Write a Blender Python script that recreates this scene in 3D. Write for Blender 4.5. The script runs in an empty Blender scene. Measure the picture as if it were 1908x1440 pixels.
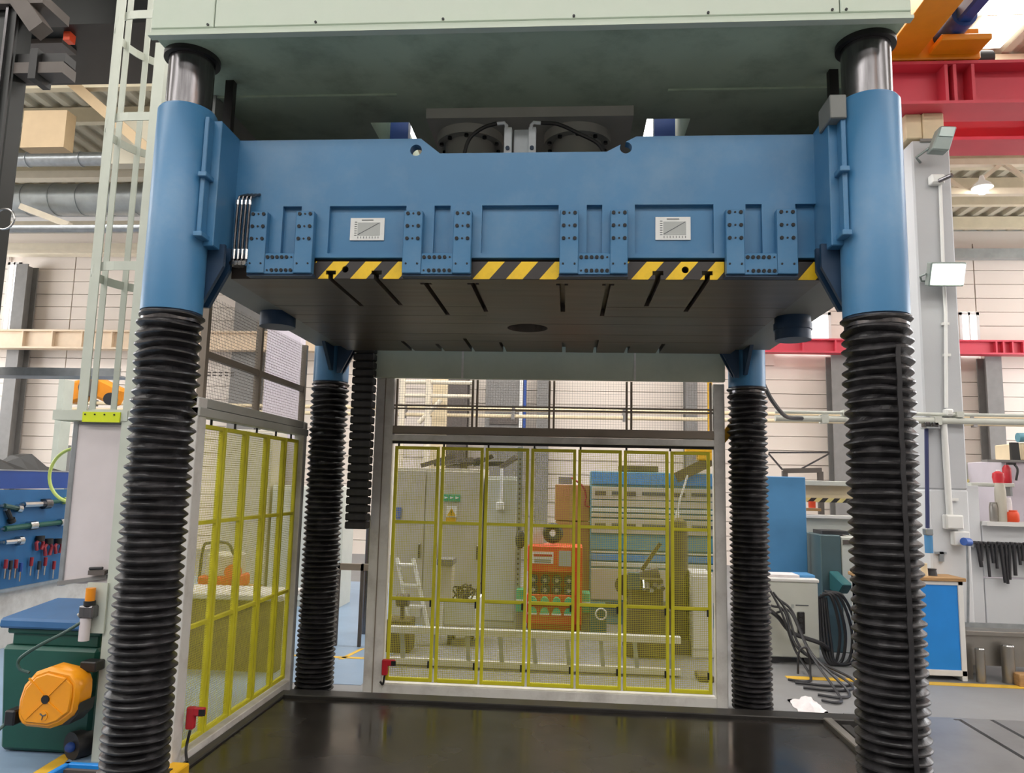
import bpy, bmesh, math, random
from mathutils import Vector, Matrix

random.seed(7)
S = bpy.context.scene
COL = S.collection
PI = math.pi

# ------------------------------------------------------------------ camera, world, exposure
cd = bpy.data.cameras.new('camera')
cam = bpy.data.objects.new('camera', cd)
COL.objects.link(cam)
cd.sensor_fit = 'HORIZONTAL'; cd.sensor_width = 36.0; cd.lens = 26.368
cd.clip_start = 0.05; cd.clip_end = 200
RT = Vector((0.99704522, 0.07328368, 0.02302875))
UP = Vector((-0.01336143, -0.12976957, 0.99145415))
FW = Vector((-0.07564584, 0.98883232, 0.12840696))
cm = Matrix(((RT.x, UP.x, -FW.x, 0.0), (RT.y, UP.y, -FW.y, 0.0), (RT.z, UP.z, -FW.z, 1.6), (0, 0, 0, 1)))
cam.matrix_world = cm
S.camera = cam
w = bpy.data.worlds.new('overcast_sky'); S.world = w; w.use_nodes = True
w.node_tree.nodes['Background'].inputs[0].default_value = (0.82, 0.9, 1.0, 1)
w.node_tree.nodes['Background'].inputs[1].default_value = 1.0
vs = S.view_settings
vs.view_transform = 'Standard'; vs.look = 'None'; vs.gamma = 1.0; vs.use_curve_mapping = False
vs.exposure = 0.2
SKYLIGHT = 8.0      # emission of the translucent roof lights, seen and added

# ------------------------------------------------------------------ materials
def lin(h):
    h = h.lstrip('#')
    o = []
    for i in (0, 2, 4):
        c = int(h[i:i+2], 16) / 255
        o.append(c / 12.92 if c <= .04045 else ((c + .055) / 1.055) ** 2.4)
    return o
MATS = {}
def M(name, hexc, rough=.5, metal=0.0, var=.08, scale=6.0, bump=0.0, bscale=40.0, spec=.5, stretch=(1, 1, 1), dirt=None, dirt_amt=.5, dirt_scale=3.0):
    m = bpy.data.materials.new(name); m.use_nodes = True
    nt = m.node_tree; N = nt.nodes; L = nt.links
    b = N['Principled BSDF']
    b.inputs['Roughness'].default_value = rough
    b.inputs['Metallic'].default_value = metal
    b.inputs['Specular IOR Level'].default_value = spec
    c = lin(hexc)
    tc = N.new('ShaderNodeTexCoord'); mp = N.new('ShaderNodeMapping')
    mp.inputs['Scale'].default_value = stretch
    L.new(tc.outputs['Object'], mp.inputs['Vector'])
    nz = N.new('ShaderNodeTexNoise'); nz.inputs['Scale'].default_value = scale; nz.inputs['Detail'].default_value = 5
    L.new(mp.outputs[0], nz.inputs['Vector'])
    rp = N.new('ShaderNodeValToRGB')
    rp.color_ramp.elements[0].position = .3; rp.color_ramp.elements[1].position = .7
    rp.color_ramp.elements[0].color = [max(0, x * (1 - var)) for x in c] + [1]
    rp.color_ramp.elements[1].color = [min(1, x * (1 + var)) for x in c] + [1]
    L.new(nz.outputs[0], rp.inputs[0])
    out = rp.outputs[0]
    if dirt:
        n2 = N.new('ShaderNodeTexNoise'); n2.inputs['Scale'].default_value = dirt_scale; n2.inputs['Detail'].default_value = 7; n2.inputs['Roughness'].default_value = .65
        L.new(mp.outputs[0], n2.inputs['Vector'])
        r2 = N.new('ShaderNodeValToRGB'); r2.color_ramp.elements[0].position = .48; r2.color_ramp.elements[1].position = .72
        r2.color_ramp.elements[0].color = (0, 0, 0, 1); r2.color_ramp.elements[1].color = (dirt_amt,) * 3 + (1,)
        L.new(n2.outputs[0], r2.inputs[0])
        mx = N.new('ShaderNodeMixRGB'); mx.inputs[2].default_value = lin(dirt) + [1]
        L.new(r2.outputs[0], mx.inputs[0]); L.new(out, mx.inputs[1]); out = mx.outputs[0]
    L.new(out, b.inputs['Base Color'])
    if bump:
        n3 = N.new('ShaderNodeTexNoise'); n3.inputs['Scale'].default_value = bscale; n3.inputs['Detail'].default_value = 4
        L.new(mp.outputs[0], n3.inputs['Vector'])
        bp = N.new('ShaderNodeBump'); bp.inputs['Strength'].default_value = bump; bp.inputs['Distance'].default_value = .01
        L.new(n3.outputs[0], bp.inputs['Height']); L.new(bp.outputs[0], b.inputs['Normal'])
    MATS[name] = m
    return m
def EM(name, rgb, strength):
    m = bpy.data.materials.new(name); m.use_nodes = True
    nt = m.node_tree; nt.nodes.clear()
    o = nt.nodes.new('ShaderNodeOutputMaterial'); e = nt.nodes.new('ShaderNodeEmission')
    n = nt.nodes.new('ShaderNodeTexNoise'); n.inputs['Scale'].default_value = .6
    r = nt.nodes.new('ShaderNodeValToRGB')
    r.color_ramp.elements[0].color = [c * .94 for c in rgb] + [1]; r.color_ramp.elements[1].color = list(rgb) + [1]
    nt.links.new(n.outputs[0], r.inputs[0]); nt.links.new(r.outputs[0], e.inputs[0])
    e.inputs[1].default_value = strength
    nt.links.new(e.outputs[0], o.inputs[0])
    MATS[name] = m
    return m
def HAZARD(name, pitch, slope, y='#e8bf18', k='#2a2626', ax='x'):
    m = M(name, y, rough=.45, var=.1, dirt='#4a4020', dirt_amt=.35, dirt_scale=5)
    nt = m.node_tree; N = nt.nodes; L = nt.links; b = N['Principled BSDF']
    src = b.inputs['Base Color'].links[0].from_socket
    tc = N.new('ShaderNodeTexCoord'); sp = N.new('ShaderNodeSeparateXYZ'); L.new(tc.outputs['Object'], sp.inputs[0])
    def math_(op, a, bb):
        n = N.new('ShaderNodeMath'); n.operation = op
        for i, t in enumerate((a, bb)):
            if t is None: continue
            if isinstance(t, (int, float)): n.inputs[i].default_value = t
            else: L.new(t, n.inputs[i])
        return n.outputs[0]
    v = math_('ADD', sp.outputs['XYZ'.index(ax.upper())], math_('MULTIPLY', sp.outputs[2], -slope))
    v = math_('FRACT', math_('DIVIDE', math_('ADD', v, 100.0), pitch), None)
    v = math_('GREATER_THAN', v, .5)
    mx = N.new('ShaderNodeMixRGB'); mx.inputs[2].default_value = lin(k) + [1]
    L.new(v, mx.inputs[0]); L.new(src, mx.inputs[1]); L.new(mx.outputs[0], b.inputs['Base Color'])
    return m

M('blue', '#3a729c', .4, var=.06, scale=3, bump=.03, bscale=25, dirt='#6f8ba3', dirt_amt=.38, dirt_scale=2.2)
M('blue_dark_shade', '#1a3550', .45, var=.1, scale=4)  # slide blue darkened for the shade on the gussets; also dark blue parts
M('mint', '#b2bdb0', .5, var=.04, scale=3, dirt='#a3b3a2', dirt_amt=.4)
M('mint_shaded', '#9fb09c', .55, var=.1, scale=2, dirt='#4f5c4c', dirt_amt=.5)  # crown mint with the shade of the underside put into the colour
M('grey_paint', '#a6a69f', .5, var=.05)
M('grey_under', '#6f7270', .5, var=.06)
M('platen', '#57514c', .4, .3, var=.2, scale=3, stretch=(.6, 6, 1), dirt='#5c4031', dirt_amt=.45, dirt_scale=1.6)
M('steel_dark', '#6f6d6f', .24, .9, var=.25, scale=9, stretch=(5, 5, .5))
M('steel', '#a9a9a9', .25, .95, var=.12, scale=12, stretch=(6, 6, .6))
M('black', '#161515', .5, var=.2)
M('black_gloss', '#0d0d0e', .25, var=.2)
M('rubber', '#19181a', .36, var=.35, scale=14, bump=.25, bscale=30, dirt='#6b686b', dirt_amt=.28, dirt_scale=9)
M('rubber_clean', '#1c1b1e', .5, var=.3, scale=10, dirt='#4a4748', dirt_amt=.25, dirt_scale=8)
M('bed', '#272421', .25, .2, var=.35, scale=3, bump=.03, bscale=4, dirt='#3b3733', dirt_amt=.6, dirt_scale=1.3)
b_ = MATS['bed'].node_tree; n_ = b_.nodes.new('ShaderNodeTexNoise'); n_.inputs['Scale'].default_value = 1.1; n_.inputs['Detail'].default_value = 4
r_ = b_.nodes.new('ShaderNodeMapRange'); r_.inputs[1].default_value = .35; r_.inputs[2].default_value = .65; r_.inputs[3].default_value = .08; r_.inputs[4].default_value = .38
t_ = b_.nodes.new('ShaderNodeTexCoord'); b_.links.new(t_.outputs['Object'], n_.inputs['Vector'])
b_.links.new(n_.outputs[0], r_.inputs[0]); b_.links.new(r_.outputs[0], b_.nodes['Principled BSDF'].inputs['Roughness'])
M('bed_edge', '#33312f', .4, .3, var=.2)
M('bolt', '#17191c', .45, .4, var=.15)
M('yellow', '#c9c127', .45, var=.1)
M('yellow_wire', '#b7ae2c', .55, var=.1)
M('grey_wire', '#8f8881', .5, .2, var=.1)
M('fence_white', '#cfccc7', .5, var=.05, dirt='#8a8078', dirt_amt=.5, dirt_scale=4)
M('fence_brown', '#85796c', .5, var=.08)
M('cover_green', '#b2b9a8', .5, var=.05, dirt='#6d7468', dirt_amt=.4, dirt_scale=1.5)
M('red', '#b3202c', .4, var=.08)
M('beam_red', '#cc3f52', .45, var=.06, scale=2)
M('beam_beige', '#d9c3a8', .5, var=.05)
M('orange', '#e08a12', .4, var=.06)
M('orange_red', '#d8481f', .5, var=.08)
M('floor_grey', '#7d7d7e', .55, var=.1, scale=1.2, bump=.05, bscale=10, dirt='#6a6663', dirt_amt=.4, dirt_scale=1.0)
M('floor_blue', '#7d93ab', .4, var=.06, scale=1.5, dirt='#6d7c8c', dirt_amt=.4, dirt_scale=1.2)
M('floor_steel', '#8d8d8f', .35, .5, var=.12, scale=2, dirt='#6f6d6c', dirt_amt=.4)
M('line_yellow', '#d9ad35', .5, var=.1)
M('clad', '#ddd2c8', .55, var=.035, scale=.6, stretch=(.3, 1, 1))
M('clad_dull', '#7d7872', .6, var=.05, scale=.5)
M('roof', '#b0aa98', .6, var=.06, scale=1)
M('purlin', '#c9bfa5', .55, var=.06)
M('truss', '#d8cdb8', .5, var=.05)
M('pillar_grey', '#bcbec2', .7, var=.04, scale=2, bump=.05, bscale=60)
M('pillar_white', '#d4d6d9', .7, var=.03, scale=2, bump=.05, bscale=60)
M('column_grey', '#7a7876', .6, var=.08)
M('column_dark', '#57504c', .6, var=.1)
M('cream', '#d8c7a6', .6, var=.05)
M('tan', '#9c8666', .6, var=.05)
M('navy_dull', '#343a66', .5, var=.06)
M('white_plastic', '#e4e4e2', .35, var=.02)
M('white_paint', '#d9d8d6', .5, var=.03)
M('blue_bright', '#1c83d6', .45, var=.04)
M('blue_panel', '#4f8cbf', .45, var=.04)
M('blue_tool', '#1f5c8e', .5, var=.08)
M('blue_navy', '#21448c', .45, var=.08)
M('teal', '#4a6065', .45, var=.06)
M('teal_green', '#2c5f63', .45, var=.06)
M('galv', '#a7adb2', .35, .8, var=.12, scale=14)
M('duct', '#9fa5a6', .4, .6, var=.12, scale=5)
M('stainless', '#9a9690', .35, .8, var=.12, scale=4)
M('bin_green', '#164c40', .42, var=.08)
M('bin_lid', '#2f5d8c', .4, var=.08)
M('reel', '#e8950f', .35, var=.04)
M('bracket_light', '#ccd2d6', .45, .1, var=.1, scale=12)
M('ladder', '#b9beb3', .5, var=.05)
M('hivis', '#c7d321', .5, var=.06)
M('board_white', '#c9c1c2', .35, var=.04)
M('hose_green', '#b4c66a', .45, var=.1)
M('hose_dark', '#2e4a44', .4, var=.1)
M('cable', '#2c2c30', .45, var=.2)
M('cab_grey', '#bcb6a8', .5, var=.04)
M('cab_light', '#c6c8c0', .5, var=.03)
M('cardboard', '#a9794f', .7, var=.07)
M('panel_teal', '#5b8f9e', .5, var=.06)
M('olive', '#5b5138', .6, var=.25, scale=6)
M('wood', '#a98458', .65, var=.2, stretch=(1, 8, 8))
M('rag', '#dcd5d6', .9, var=.08, scale=15)
M('machine_black', '#131615', .4, .3, var=.2)
M('plaque', '#d6d8d6', .4, var=.03)
M('plaque_grey', '#a6aaa8', .4, var=.04)
M('ink', '#53585c', .6, var=.1)
M('lamp_grey', '#7f8a88', .4, .3, var=.06)
M('lamp_glass', '#9fb3ae', .15, var=.05)
M('green_sign', '#3fae7f', .5, var=.05)
M('blue_sign', '#2f58a8', .5, var=.05)
M('amber', '#d9a516', .5, var=.05)
M('red_tool', '#8f2430', .4, var=.15)
M('chrome', '#c8c8c8', .18, 1.0, var=.05)
M('pink_wall', '#c4bcc6', .6, var=.03)
HAZARD("hazard", .165, .85)
HAZARD('hazard_tape', .13, 1.0, y='#e3d48c')
EM('skylight', (1.0, .97, .93), SKYLIGHT)
EM('daylight_pane', (.97, .98, 1.0), 6.0)
EM('side_fill_pane', (.97, .98, 1.0), 10.0)  # glow of the added side wall windows
EM('lamp_on', (1.0, 1.0, .82), 30.0)
EM('lamp_small', (1.0, .95, .8), 25.0)

# ------------------------------------------------------------------ mesh helpers
WL = {}
ORD = ['first', 'second', 'third', 'fourth', 'fifth', 'sixth', 'seventh', 'eighth', 'ninth', 'tenth', 'eleventh', 'twelfth', 'thirteenth', 'fourteenth', 'fifteenth', 'sixteenth']
class MB:
    def __init__(s): s.v = []; s.f = []
    def add(s, vs_, fs_):
        n = len(s.v); s.v += [Vector(p) for p in vs_]; s.f += [tuple(i + n for i in f) for f in fs_]; return s
    def box(s, x0, x1, y0, y1, z0, z1):
        return s.add([(x0, y0, z0), (x1, y0, z0), (x1, y1, z0), (x0, y1, z0), (x0, y0, z1), (x1, y0, z1), (x1, y1, z1), (x0, y1, z1)],
                     [(0, 3, 2, 1), (4, 5, 6, 7), (0, 1, 5, 4), (1, 2, 6, 5), (2, 3, 7, 6), (3, 0, 4, 7)])
    def cbox(s, c, d): return s.box(c[0]-d[0]/2, c[0]+d[0]/2, c[1]-d[1]/2, c[1]+d[1]/2, c[2]-d[2]/2, c[2]+d[2]/2)
    def cyl(s, p, q, r, r2=None, n=20):
        p = Vector(p); q = Vector(q); r2 = r if r2 is None else r2
        d = (q - p).normalized(); a = d.orthogonal().normalized(); b = d.cross(a)
        vs_ = []
        for c, rr in ((p, r), (q, r2)):
            for i in range(n):
                t = 2 * PI * i / n; vs_.append(c + (a * math.cos(t) + b * math.sin(t)) * rr)
        fs_ = [(i, (i + 1) % n, n + (i + 1) % n, n + i) for i in range(n)] + [tuple(range(n))[::-1], tuple(range(n, 2 * n))]
        return s.add(vs_, fs_)
    def bar(s, p, q, wa, wb):
        p = Vector(p); q = Vector(q); d = (q - p).normalized()
        up = Vector((0, 0, 1)) if abs(d.z) < .9 else Vector((0, 1, 0))
        a = d.cross(up).normalized(); b = a.cross(d)
        vs_ = []
        for c in (p, q):
            for i, j in ((-1, -1), (1, -1), (1, 1), (-1, 1)): vs_.append(c + a * wa / 2 * i + b * wb / 2 * j)
        return s.add(vs_, [(0, 1, 2, 3), (7, 6, 5, 4), (0, 4, 5, 1), (1, 5, 6, 2), (2, 6, 7, 3), (3, 7, 4, 0)])
    def tube(s, pts, r, n=8, closed=False):
        P = [Vector(p) for p in pts]; m = len(P); vs_ = []; a = None
        for i in range(m):
            d = ((P[(i + 1) % m] - P[i - 1]) if closed else (P[min(i + 1, m - 1)] - P[max(i - 1, 0)])).normalized()
            if a is None: a = d.orthogonal().normalized()
            else: a = (a - d * a.dot(d)).normalized()
            b = d.cross(a)
            for k in range(n):
                t = 2 * PI * k / n; vs_.append(P[i] + (a * math.cos(t) + b * math.sin(t)) * r)
        fs_ = []
        for i in range(m if closed else m - 1):
            j = (i + 1) % m
            for k in range(n): fs_.append((i * n + k, i * n + (k + 1) % n, j * n + (k + 1) % n, j * n + k))
        if not closed: fs_ += [tuple(range(n))[::-1], tuple(range((m - 1) * n, m * n))]
        return s.add(vs_, fs_)
    def prism(s, pts, ax, a, b):
        f = {'x': lambda p, t: (t, p[0], p[1]), 'y': lambda p, t: (p[0], t, p[1]), 'z': lambda p, t: (p[0], p[1], t)}[ax]
        n = len(pts)
        return s.add([f(p, a) for p in pts] + [f(p, b) for p in pts],
                     [(i, (i + 1) % n, n + (i + 1) % n, n + i) for i in range(n)] + [tuple(range(n))[::-1], tuple(range(n, 2 * n))])
    def lathe(s, c, prof, n=32, jit=None, closed=False):
        vs_ = []; m = len(prof)
        for i, (r, z) in enumerate(prof):
            for k in range(n):
                t = 2 * PI * k / n; dr, dz = jit(i, t) if jit else (0, 0)
                vs_.append((c[0] + (r + dr) * math.cos(t), c[1] + (r + dr) * math.sin(t), c[2] + z + dz))
        fs_ = [(i * n + k, i * n + (k + 1) % n, ((i + 1) % m) * n + (k + 1) % n, ((i + 1) % m) * n + k) for i in range(m if closed else m - 1) for k in range(n)]
        if not closed: fs_ += [tuple(range(n))[::-1], tuple(range((m - 1) * n, m * n))]
        return s.add(vs_, fs_)
    def ball(s, c, r, n=12, sq=(1, 1, 1)):
        prof = [(max(.001, math.sin(PI * i / n)) * r, -math.cos(PI * i / n) * r) for i in range(n + 1)]
        k = len(s.v); s.lathe((0, 0, 0), prof, n * 2)
        for i in range(k, len(s.v)): p = s.v[i]; s.v[i] = Vector((c[0] + p.x * sq[0], c[1] + p.y * sq[1], c[2] + p.z * sq[2]))
        return s
    def rot(s, ang, ax, piv):
        R = Matrix.Rotation(ang, 3, ax); piv = Vector(piv)
        s.v = [R @ (p - piv) + piv for p in s.v]; return s
    def mesh(s, name, mat, origin, bevel=0, smooth=False, recalc=True):
        me = bpy.data.meshes.new(name)
        o = Vector(origin)
        bm = bmesh.new()
        vv = [bm.verts.new(p - o) for p in s.v]
        for f in s.f:
            try: bm.faces.new([vv[i] for i in f])
            except ValueError: pass
        if recalc: bmesh.ops.recalc_face_normals(bm, faces=bm.faces)
        if bevel:
            es = [e for e in bm.edges if len(e.link_faces) == 2 and e.calc_face_angle(0) > .6]
            bmesh.ops.bevel(bm, geom=es, offset=bevel, segments=1, affect='EDGES', clamp_overlap=True)
        bm.to_mesh(me); bm.free()
        me.materials.append(MATS[mat])
        if smooth:
            for p in me.polygons: p.use_smooth = True
            me.set_sharp_from_angle(angle=math.radians(38))
        return me
    def build(s, name, mat, parent=None, bevel=0, smooth=False, label=None, cat=None, group=None, kind=None, base=False, recalc=True):
        lo = Vector([min(p[i] for p in s.v) for i in range(3)]); hi = Vector([max(p[i] for p in s.v) for i in range(3)])
        c = (lo + hi) / 2
        if parent is None: c.z = lo.z
        o = bpy.data.objects.new(name, s.mesh(name, mat, c, bevel, smooth, recalc))
        COL.objects.link(o)
        pw = WL[parent.name] if parent else Vector((0, 0, 0))
        o.location = c - pw
        if parent: o.parent = parent
        WL[o.name] = c
        tag(o, label, cat, group, kind)
        return o
def tag(o, label=None, cat=None, group=None, kind=None):
    if label: o['label'] = label
    if cat: o['category'] = cat
    if group: o['group'] = group
    if kind: o['kind'] = kind
    return o
def thing(name, loc, label, cat, group=None, kind=None):
    o = bpy.data.objects.new(name, None); COL.objects.link(o)
    o.location = loc; o.empty_display_size = .1; WL[o.name] = Vector(loc)
    return tag(o, label, cat, group, kind)
def inst(name, me, loc, parent):
    o = bpy.data.objects.new(name, me); COL.objects.link(o)
    o.location = Vector(loc) - WL[parent.name]; o.parent = parent; WL[o.name] = Vector(loc)
    return o
def copy_tree(o, parent=None, delta=(0, 0, 0), **tags):
    c = o.copy(); COL.objects.link(c); d = Vector(delta)
    if parent: c.parent = parent
    else: c.location = c.location + d
    WL[c.name] = WL[o.name] + d
    for ch in list(o.children): copy_tree(ch, c)
    tag(c, **tags)
    return c
def cut(o, cutter):
    """boolean-cut the MB 'cutter' (world coordinates) out of mesh object o"""
    wo = WL[o.name]
    me = cutter.mesh('cut', 'black', wo)
    k = bpy.data.objects.new('cut', me); COL.objects.link(k)
    k.location = o.location; k.parent = o.parent
    md = o.modifiers.new('b', 'BOOLEAN'); md.operation = 'DIFFERENCE'; md.object = k; md.solver = 'EXACT'; md.use_self = True
    bpy.context.view_layer.update()
    dg = bpy.context.evaluated_depsgraph_get()
    nm = bpy.data.meshes.new_from_object(o.evaluated_get(dg))
    o.modifiers.clear(); old = o.data; o.data = nm
    bpy.data.objects.remove(k); bpy.data.meshes.remove(old)
    while len(nm.materials) > 1: nm.materials.pop()
    return o
def arc(c, r, a0, a1, n, plane='xz'):
    out = []
    for i in range(n + 1):
        t = math.radians(a0 + (a1 - a0) * i / n)
        u, v_ = r * math.cos(t), r * math.sin(t)
        out.append({'xz': (c[0] + u, c[1], c[2] + v_), 'xy': (c[0] + u, c[1] + v_, c[2]), 'yz': (c[0], c[1] + u, c[2] + v_)}[plane])
    return out
def curve(pts, n=8):
    P = [Vector(p) for p in pts]; P = [P[0] * 2 - P[1]] + P + [P[-1] * 2 - P[-2]]; out = []
    for i in range(1, len(P) - 2):
        for k in range(n):
            t = k / n; a, b, c, d = P[i-1:i+3]
            out.append(.5 * ((2*b) + (c-a)*t + (2*a-5*b+4*c-d)*t*t + (3*b-a-3*c+d)*t**3))
    out.append(P[-2]); return out

# ================================================================== the hall
XW0, XW1, YW0, YW1, ZR = -17.0, 14.0, -12.0, 16.5, 7.3
f = MB().box(XW0, XW1, YW0, YW1, -.12, 0).build('floor', 'floor_grey', kind='structure')
MB().box(-8.0, -2.25, 2.0, 12, .0, .003).build('floor_paint', 'floor_blue', kind='structure', label='blue painted floor area on the left of the press')
MB().box(-2.25, -1.6, 6.05, 12, .0, .003).build('floor_paint', 'floor_blue', kind='structure', label='blue painted floor area behind the press')
MB().box(XW0, XW0 + .2, YW0, YW1, 0, ZR).build('wall_left', 'clad', kind='structure')
MB().box(XW1 - .2, XW1, YW0, YW1, 0, ZR).build('wall_right', 'clad', kind='structure')
MB().box(XW0, XW1, YW0 - .2, YW0, 0, ZR).build('wall_front', 'clad_dull', kind='structure')
# back wall: plinth core plus horizontal cladding panels, with window openings left between them
wb = MB().box(XW0, XW1, YW1 + .02, YW1 + .2, 0, ZR).build('wall_back', 'clad', kind='structure')
WIN = [(4.442, 5.656, 4.55, 5.453), (8.333, 8.743, 4.55, 5.473), (-13.38, -13.044, 4.75, 6.561)]
ph = .305
cols = [XW0, -11.7, -6.6, -1.5, 3.6, 6.15, 8.7, XW1]
nrow = int(ZR / ph)
for r in range(nrow):
    z0, z1 = r * ph, (r + 1) * ph - .013
    for a, b in zip(cols[:-1], cols[1:]):
        segs = [(a + .012, b - .012)]
        for wx0, wx1, wz0, wz1 in WIN:
            if z1 > wz0 and z0 < wz1:
                ns = []
                for p, q in segs:
                    if q <= wx0 or p >= wx1: ns.append((p, q)); continue
                    if p < wx0: ns.append((p, wx0))
                    if q > wx1: ns.append((wx1, q))
                segs = ns
        for p, q in segs:
            MB().box(p, q, YW1 - .05, YW1 + .02, z0, z1).build('cladding_panel', 'clad', wb)
for i, (a, b, z0, z1) in enumerate(WIN):
    wn = MB()
    for bx in ((a, b, z0, z0 + .06), (a, b, z1 - .06, z1), (a, a + .06, z0, z1), (b - .06, b, z0, z1), ((a + b) / 2 - .02, (a + b) / 2 + .02, z0, z1)):
        wn.box(bx[0], bx[1], YW1 - .07, YW1 + .0, bx[2], bx[3])
    wo = wn.build('window_%d' % (i + 1), 'white_paint', kind='structure')
    MB().box(a, b, YW1 - .02, YW1 + .01, z0, z1).build('pane', 'daylight_pane', wo)
# tall glowing windows, unseen, added in both side walls to brighten the back
nwin = len(WIN)
for i, (xw, sgn) in enumerate(((XW0 + .2, 1), (XW1 - .2, -1))):
    for j, (ya, yb) in enumerate(((7.5, 11.3), (11.8, 15.6))):
        nwin += 1
        xa_, xb_ = sorted((xw, xw + sgn * .06)); m = MB()
        for c, d, e, g in ((ya, yb, 2.2, 2.3), (ya, yb, 6.1, 6.2), (ya, ya + .1, 2.2, 6.2), (yb - .1, yb, 2.2, 6.2), (ya, yb, 4.15, 4.25)): m.box(xa_, xb_, c, d, e, g)
        for q in (1, 2, 3): m.box(xa_, xb_, ya + (yb - ya) * q / 4 - .03, ya + (yb - ya) * q / 4 + .03, 2.2, 6.2)
        wo = m.build('window_%d' % nwin, 'white_paint', kind='structure')
        xa_, xb_ = sorted((xw + sgn * .01, xw + sgn * .03))
        MB().box(xa_, xb_, ya, yb, 2.2, 6.2).build('pane', 'side_fill_pane', wo)
# roof: ribbed sheets, roof lights (the unseen ones added for light) and purlins
sky = [(-15.5, 12.5, -6.4, -5.0), (-15.5, 12.5, -2.4, -1.0), (-15.5, 12.5, 2.0, 3.0), (-15.5, 12.5, 7.0, 8.707), (4.904, 5.457, 8.707 + .05, 9.418), (-4.5, 3.0, 10.8, 12.0), (-4.5, 3.0, 14.0, 15.2)]
ce = MB().box(XW0, XW1, YW0 - .2, YW1 + .2, ZR + .06, ZR + .2).build('ceiling', 'roof', kind='structure')
rb = MB()
x = XW0
while x < XW1 - .3:
    rb.prism([(x, ZR + .06), (x + .05, ZR), (x + .16, ZR), (x + .21, ZR + .06)], 'y', YW0, YW1); x += .3
rb.build('roof_rib', 'roof', ce, kind='stuff')
for a, b, c, d in sky:
    MB().box(a, b, c, d, ZR - .012, ZR - .002).build('roof_light', 'skylight', ce)
for y in (4.0, 6.0, 9.6, 10.6, 12.6, 13.6, 14.3, 15.6):
    MB().box(XW0, XW1, y - .06, y + .06, ZR - .26, ZR - .02).build('purlin', 'purlin', ce)
# lattice roof trusses
def truss(y, x0, x1, zb, zt, label):
    t = thing('roof_truss', ((x0 + x1) / 2, y, zb), label, 'truss')
    MB().box(x0, x1, y - .06, y + .06, zt - .1, zt).build('top_chord', 'truss', t)
    MB().box(x0, x1, y - .06, y + .06, zb, zb + .1).build('bottom_chord', 'truss', t)
    n = int((x1 - x0) / 1.1); st = (x1 - x0) / n
    for i in range(n):
        a = x0 + i * st
        MB().bar((a, y, zb + .05), (a + st / 2, y, zt - .05), .06, .06).build('diagonal', 'truss', t)
        MB().bar((a + st / 2, y, zt - .05), (a + st, y, zb + .05), .06, .06).build('diagonal', 'truss', t)
truss(12.2, 4.0, 13.6, 6.42, 7.02, 'cream lattice roof truss on the right beyond the red crane beams')
truss(13.2, -16.5, -5.0, 6.3, 6.95, 'pale lattice roof truss on the left behind the ladder cage')
# knee braces and eaves beam
MB().box(4.2, 13.8, 16.0, 16.2, 6.55, 6.75).build('eaves_beam', 'duct', label='pale green eaves beam on the right along the top of the back wall', cat='beam')
MB().box(-16.5, -5, 16.0, 16.2, 6.62, 6.72).build('eaves_beam', 'truss', label='pale eaves beam on the left along the top of the back wall', cat='beam')
# steel pillars on the back wall
def pillar(u0, x0, x1, zt, mat, label):
    p = thing('steel_pillar', ((x0 + x1) / 2, 16.2, 0), label, 'pillar', 'steel pillars on the back wall')
    MB().box(x0, x1, 16.02, 16.05, 0, zt).build('flange', mat, p)
    MB().box(x0, x1, 16.35, 16.38, 0, zt).build('flange', mat, p)
    MB().box((x0 + x1) / 2 - .02, (x0 + x1) / 2 + .02, 16.05, 16.35, 0, zt).build('web', mat, p)
pillar(0, -12.835, -12.548, 6.4, 'column_grey', 'steel pillar at the far left of the back wall')
pillar(0, -7.523, -6.909, 6.4, 'column_grey', 'steel pillar on the back wall seen above the side fence')
pillar(0, 5.494, 5.928, 4.45, 'column_grey', 'steel pillar under the far red beam beside the front right bellows')
pillar(0, 8.602, 8.919, 4.45, 'column_grey', 'steel pillar under the far red beam at the right edge')
pillar(0, -2.657, -2.189, 6.4, 'column_dark', 'steel pillar on the back wall seen through the left upper fence pane')
pillar(0, -0.683, -0.43, 6.4, 'column_grey', 'steel pillar on the back wall beside the grey door')
pillar(0, 2.471, 2.716, 6.4, 'column_grey', 'steel pillar on the back wall seen through the right upper fence pane')
# crane runway beams
def ibeam(name, x0, x1, y0, y1, z0, z1, mat, label, ribs, tf=.035):
    b = thing(name, ((x0 + x1) / 2, (y0 + y1) / 2, z0), label, 'crane beam')
    MB().box(x0, x1, y0, y1, z1 - tf, z1).build('top_flange', mat, b)
    MB().box(x0, x1, y0, y1, z0, z0 + tf).build('bottom_flange', mat, b)
    yc = (y0 + y1) / 2
    MB().box(x0, x1, yc - .02, yc + .02, z0 + tf, z1 - tf).build('web', mat, b)
    for r in ribs: MB().box(r - .015, r + .015, y0 + .01, yc - .02, z0 + tf, z1 - tf).build('stiffener', mat, b)
    return b
ibeam('crane_beam', 2.6, 13.6, 7.12, 7.5, 5.34, 5.78, 'beam_red', 'near red crane runway beam resting on the grey pillar', [3.62, 3.7, 3.87, 5.6, 7, 8.4], .03)
ibeam('crane_beam', 2.6, 13.6, 7.95, 8.35, 5.36, 5.80, 'beam_red', 'second red crane runway beam just behind the near one', [5.0, 6.0])
ibeam('crane_beam', 2.0, 13.6, 15.75, 16.0, 4.44, 4.74, 'beam_red', 'far red crane runway beam along the back wall', [4.847, 5.508, 8.697, 8.836, 9.016, 9.228])
ibeam('crane_beam', -16.5, -3.2, 15.75, 16.0, 4.37, 4.80, 'beam_beige', 'beige crane runway beam along the back wall on the left', [-12.3, -11.6, -10.9, -10.2, -9.5, -8.8], .04)
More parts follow.
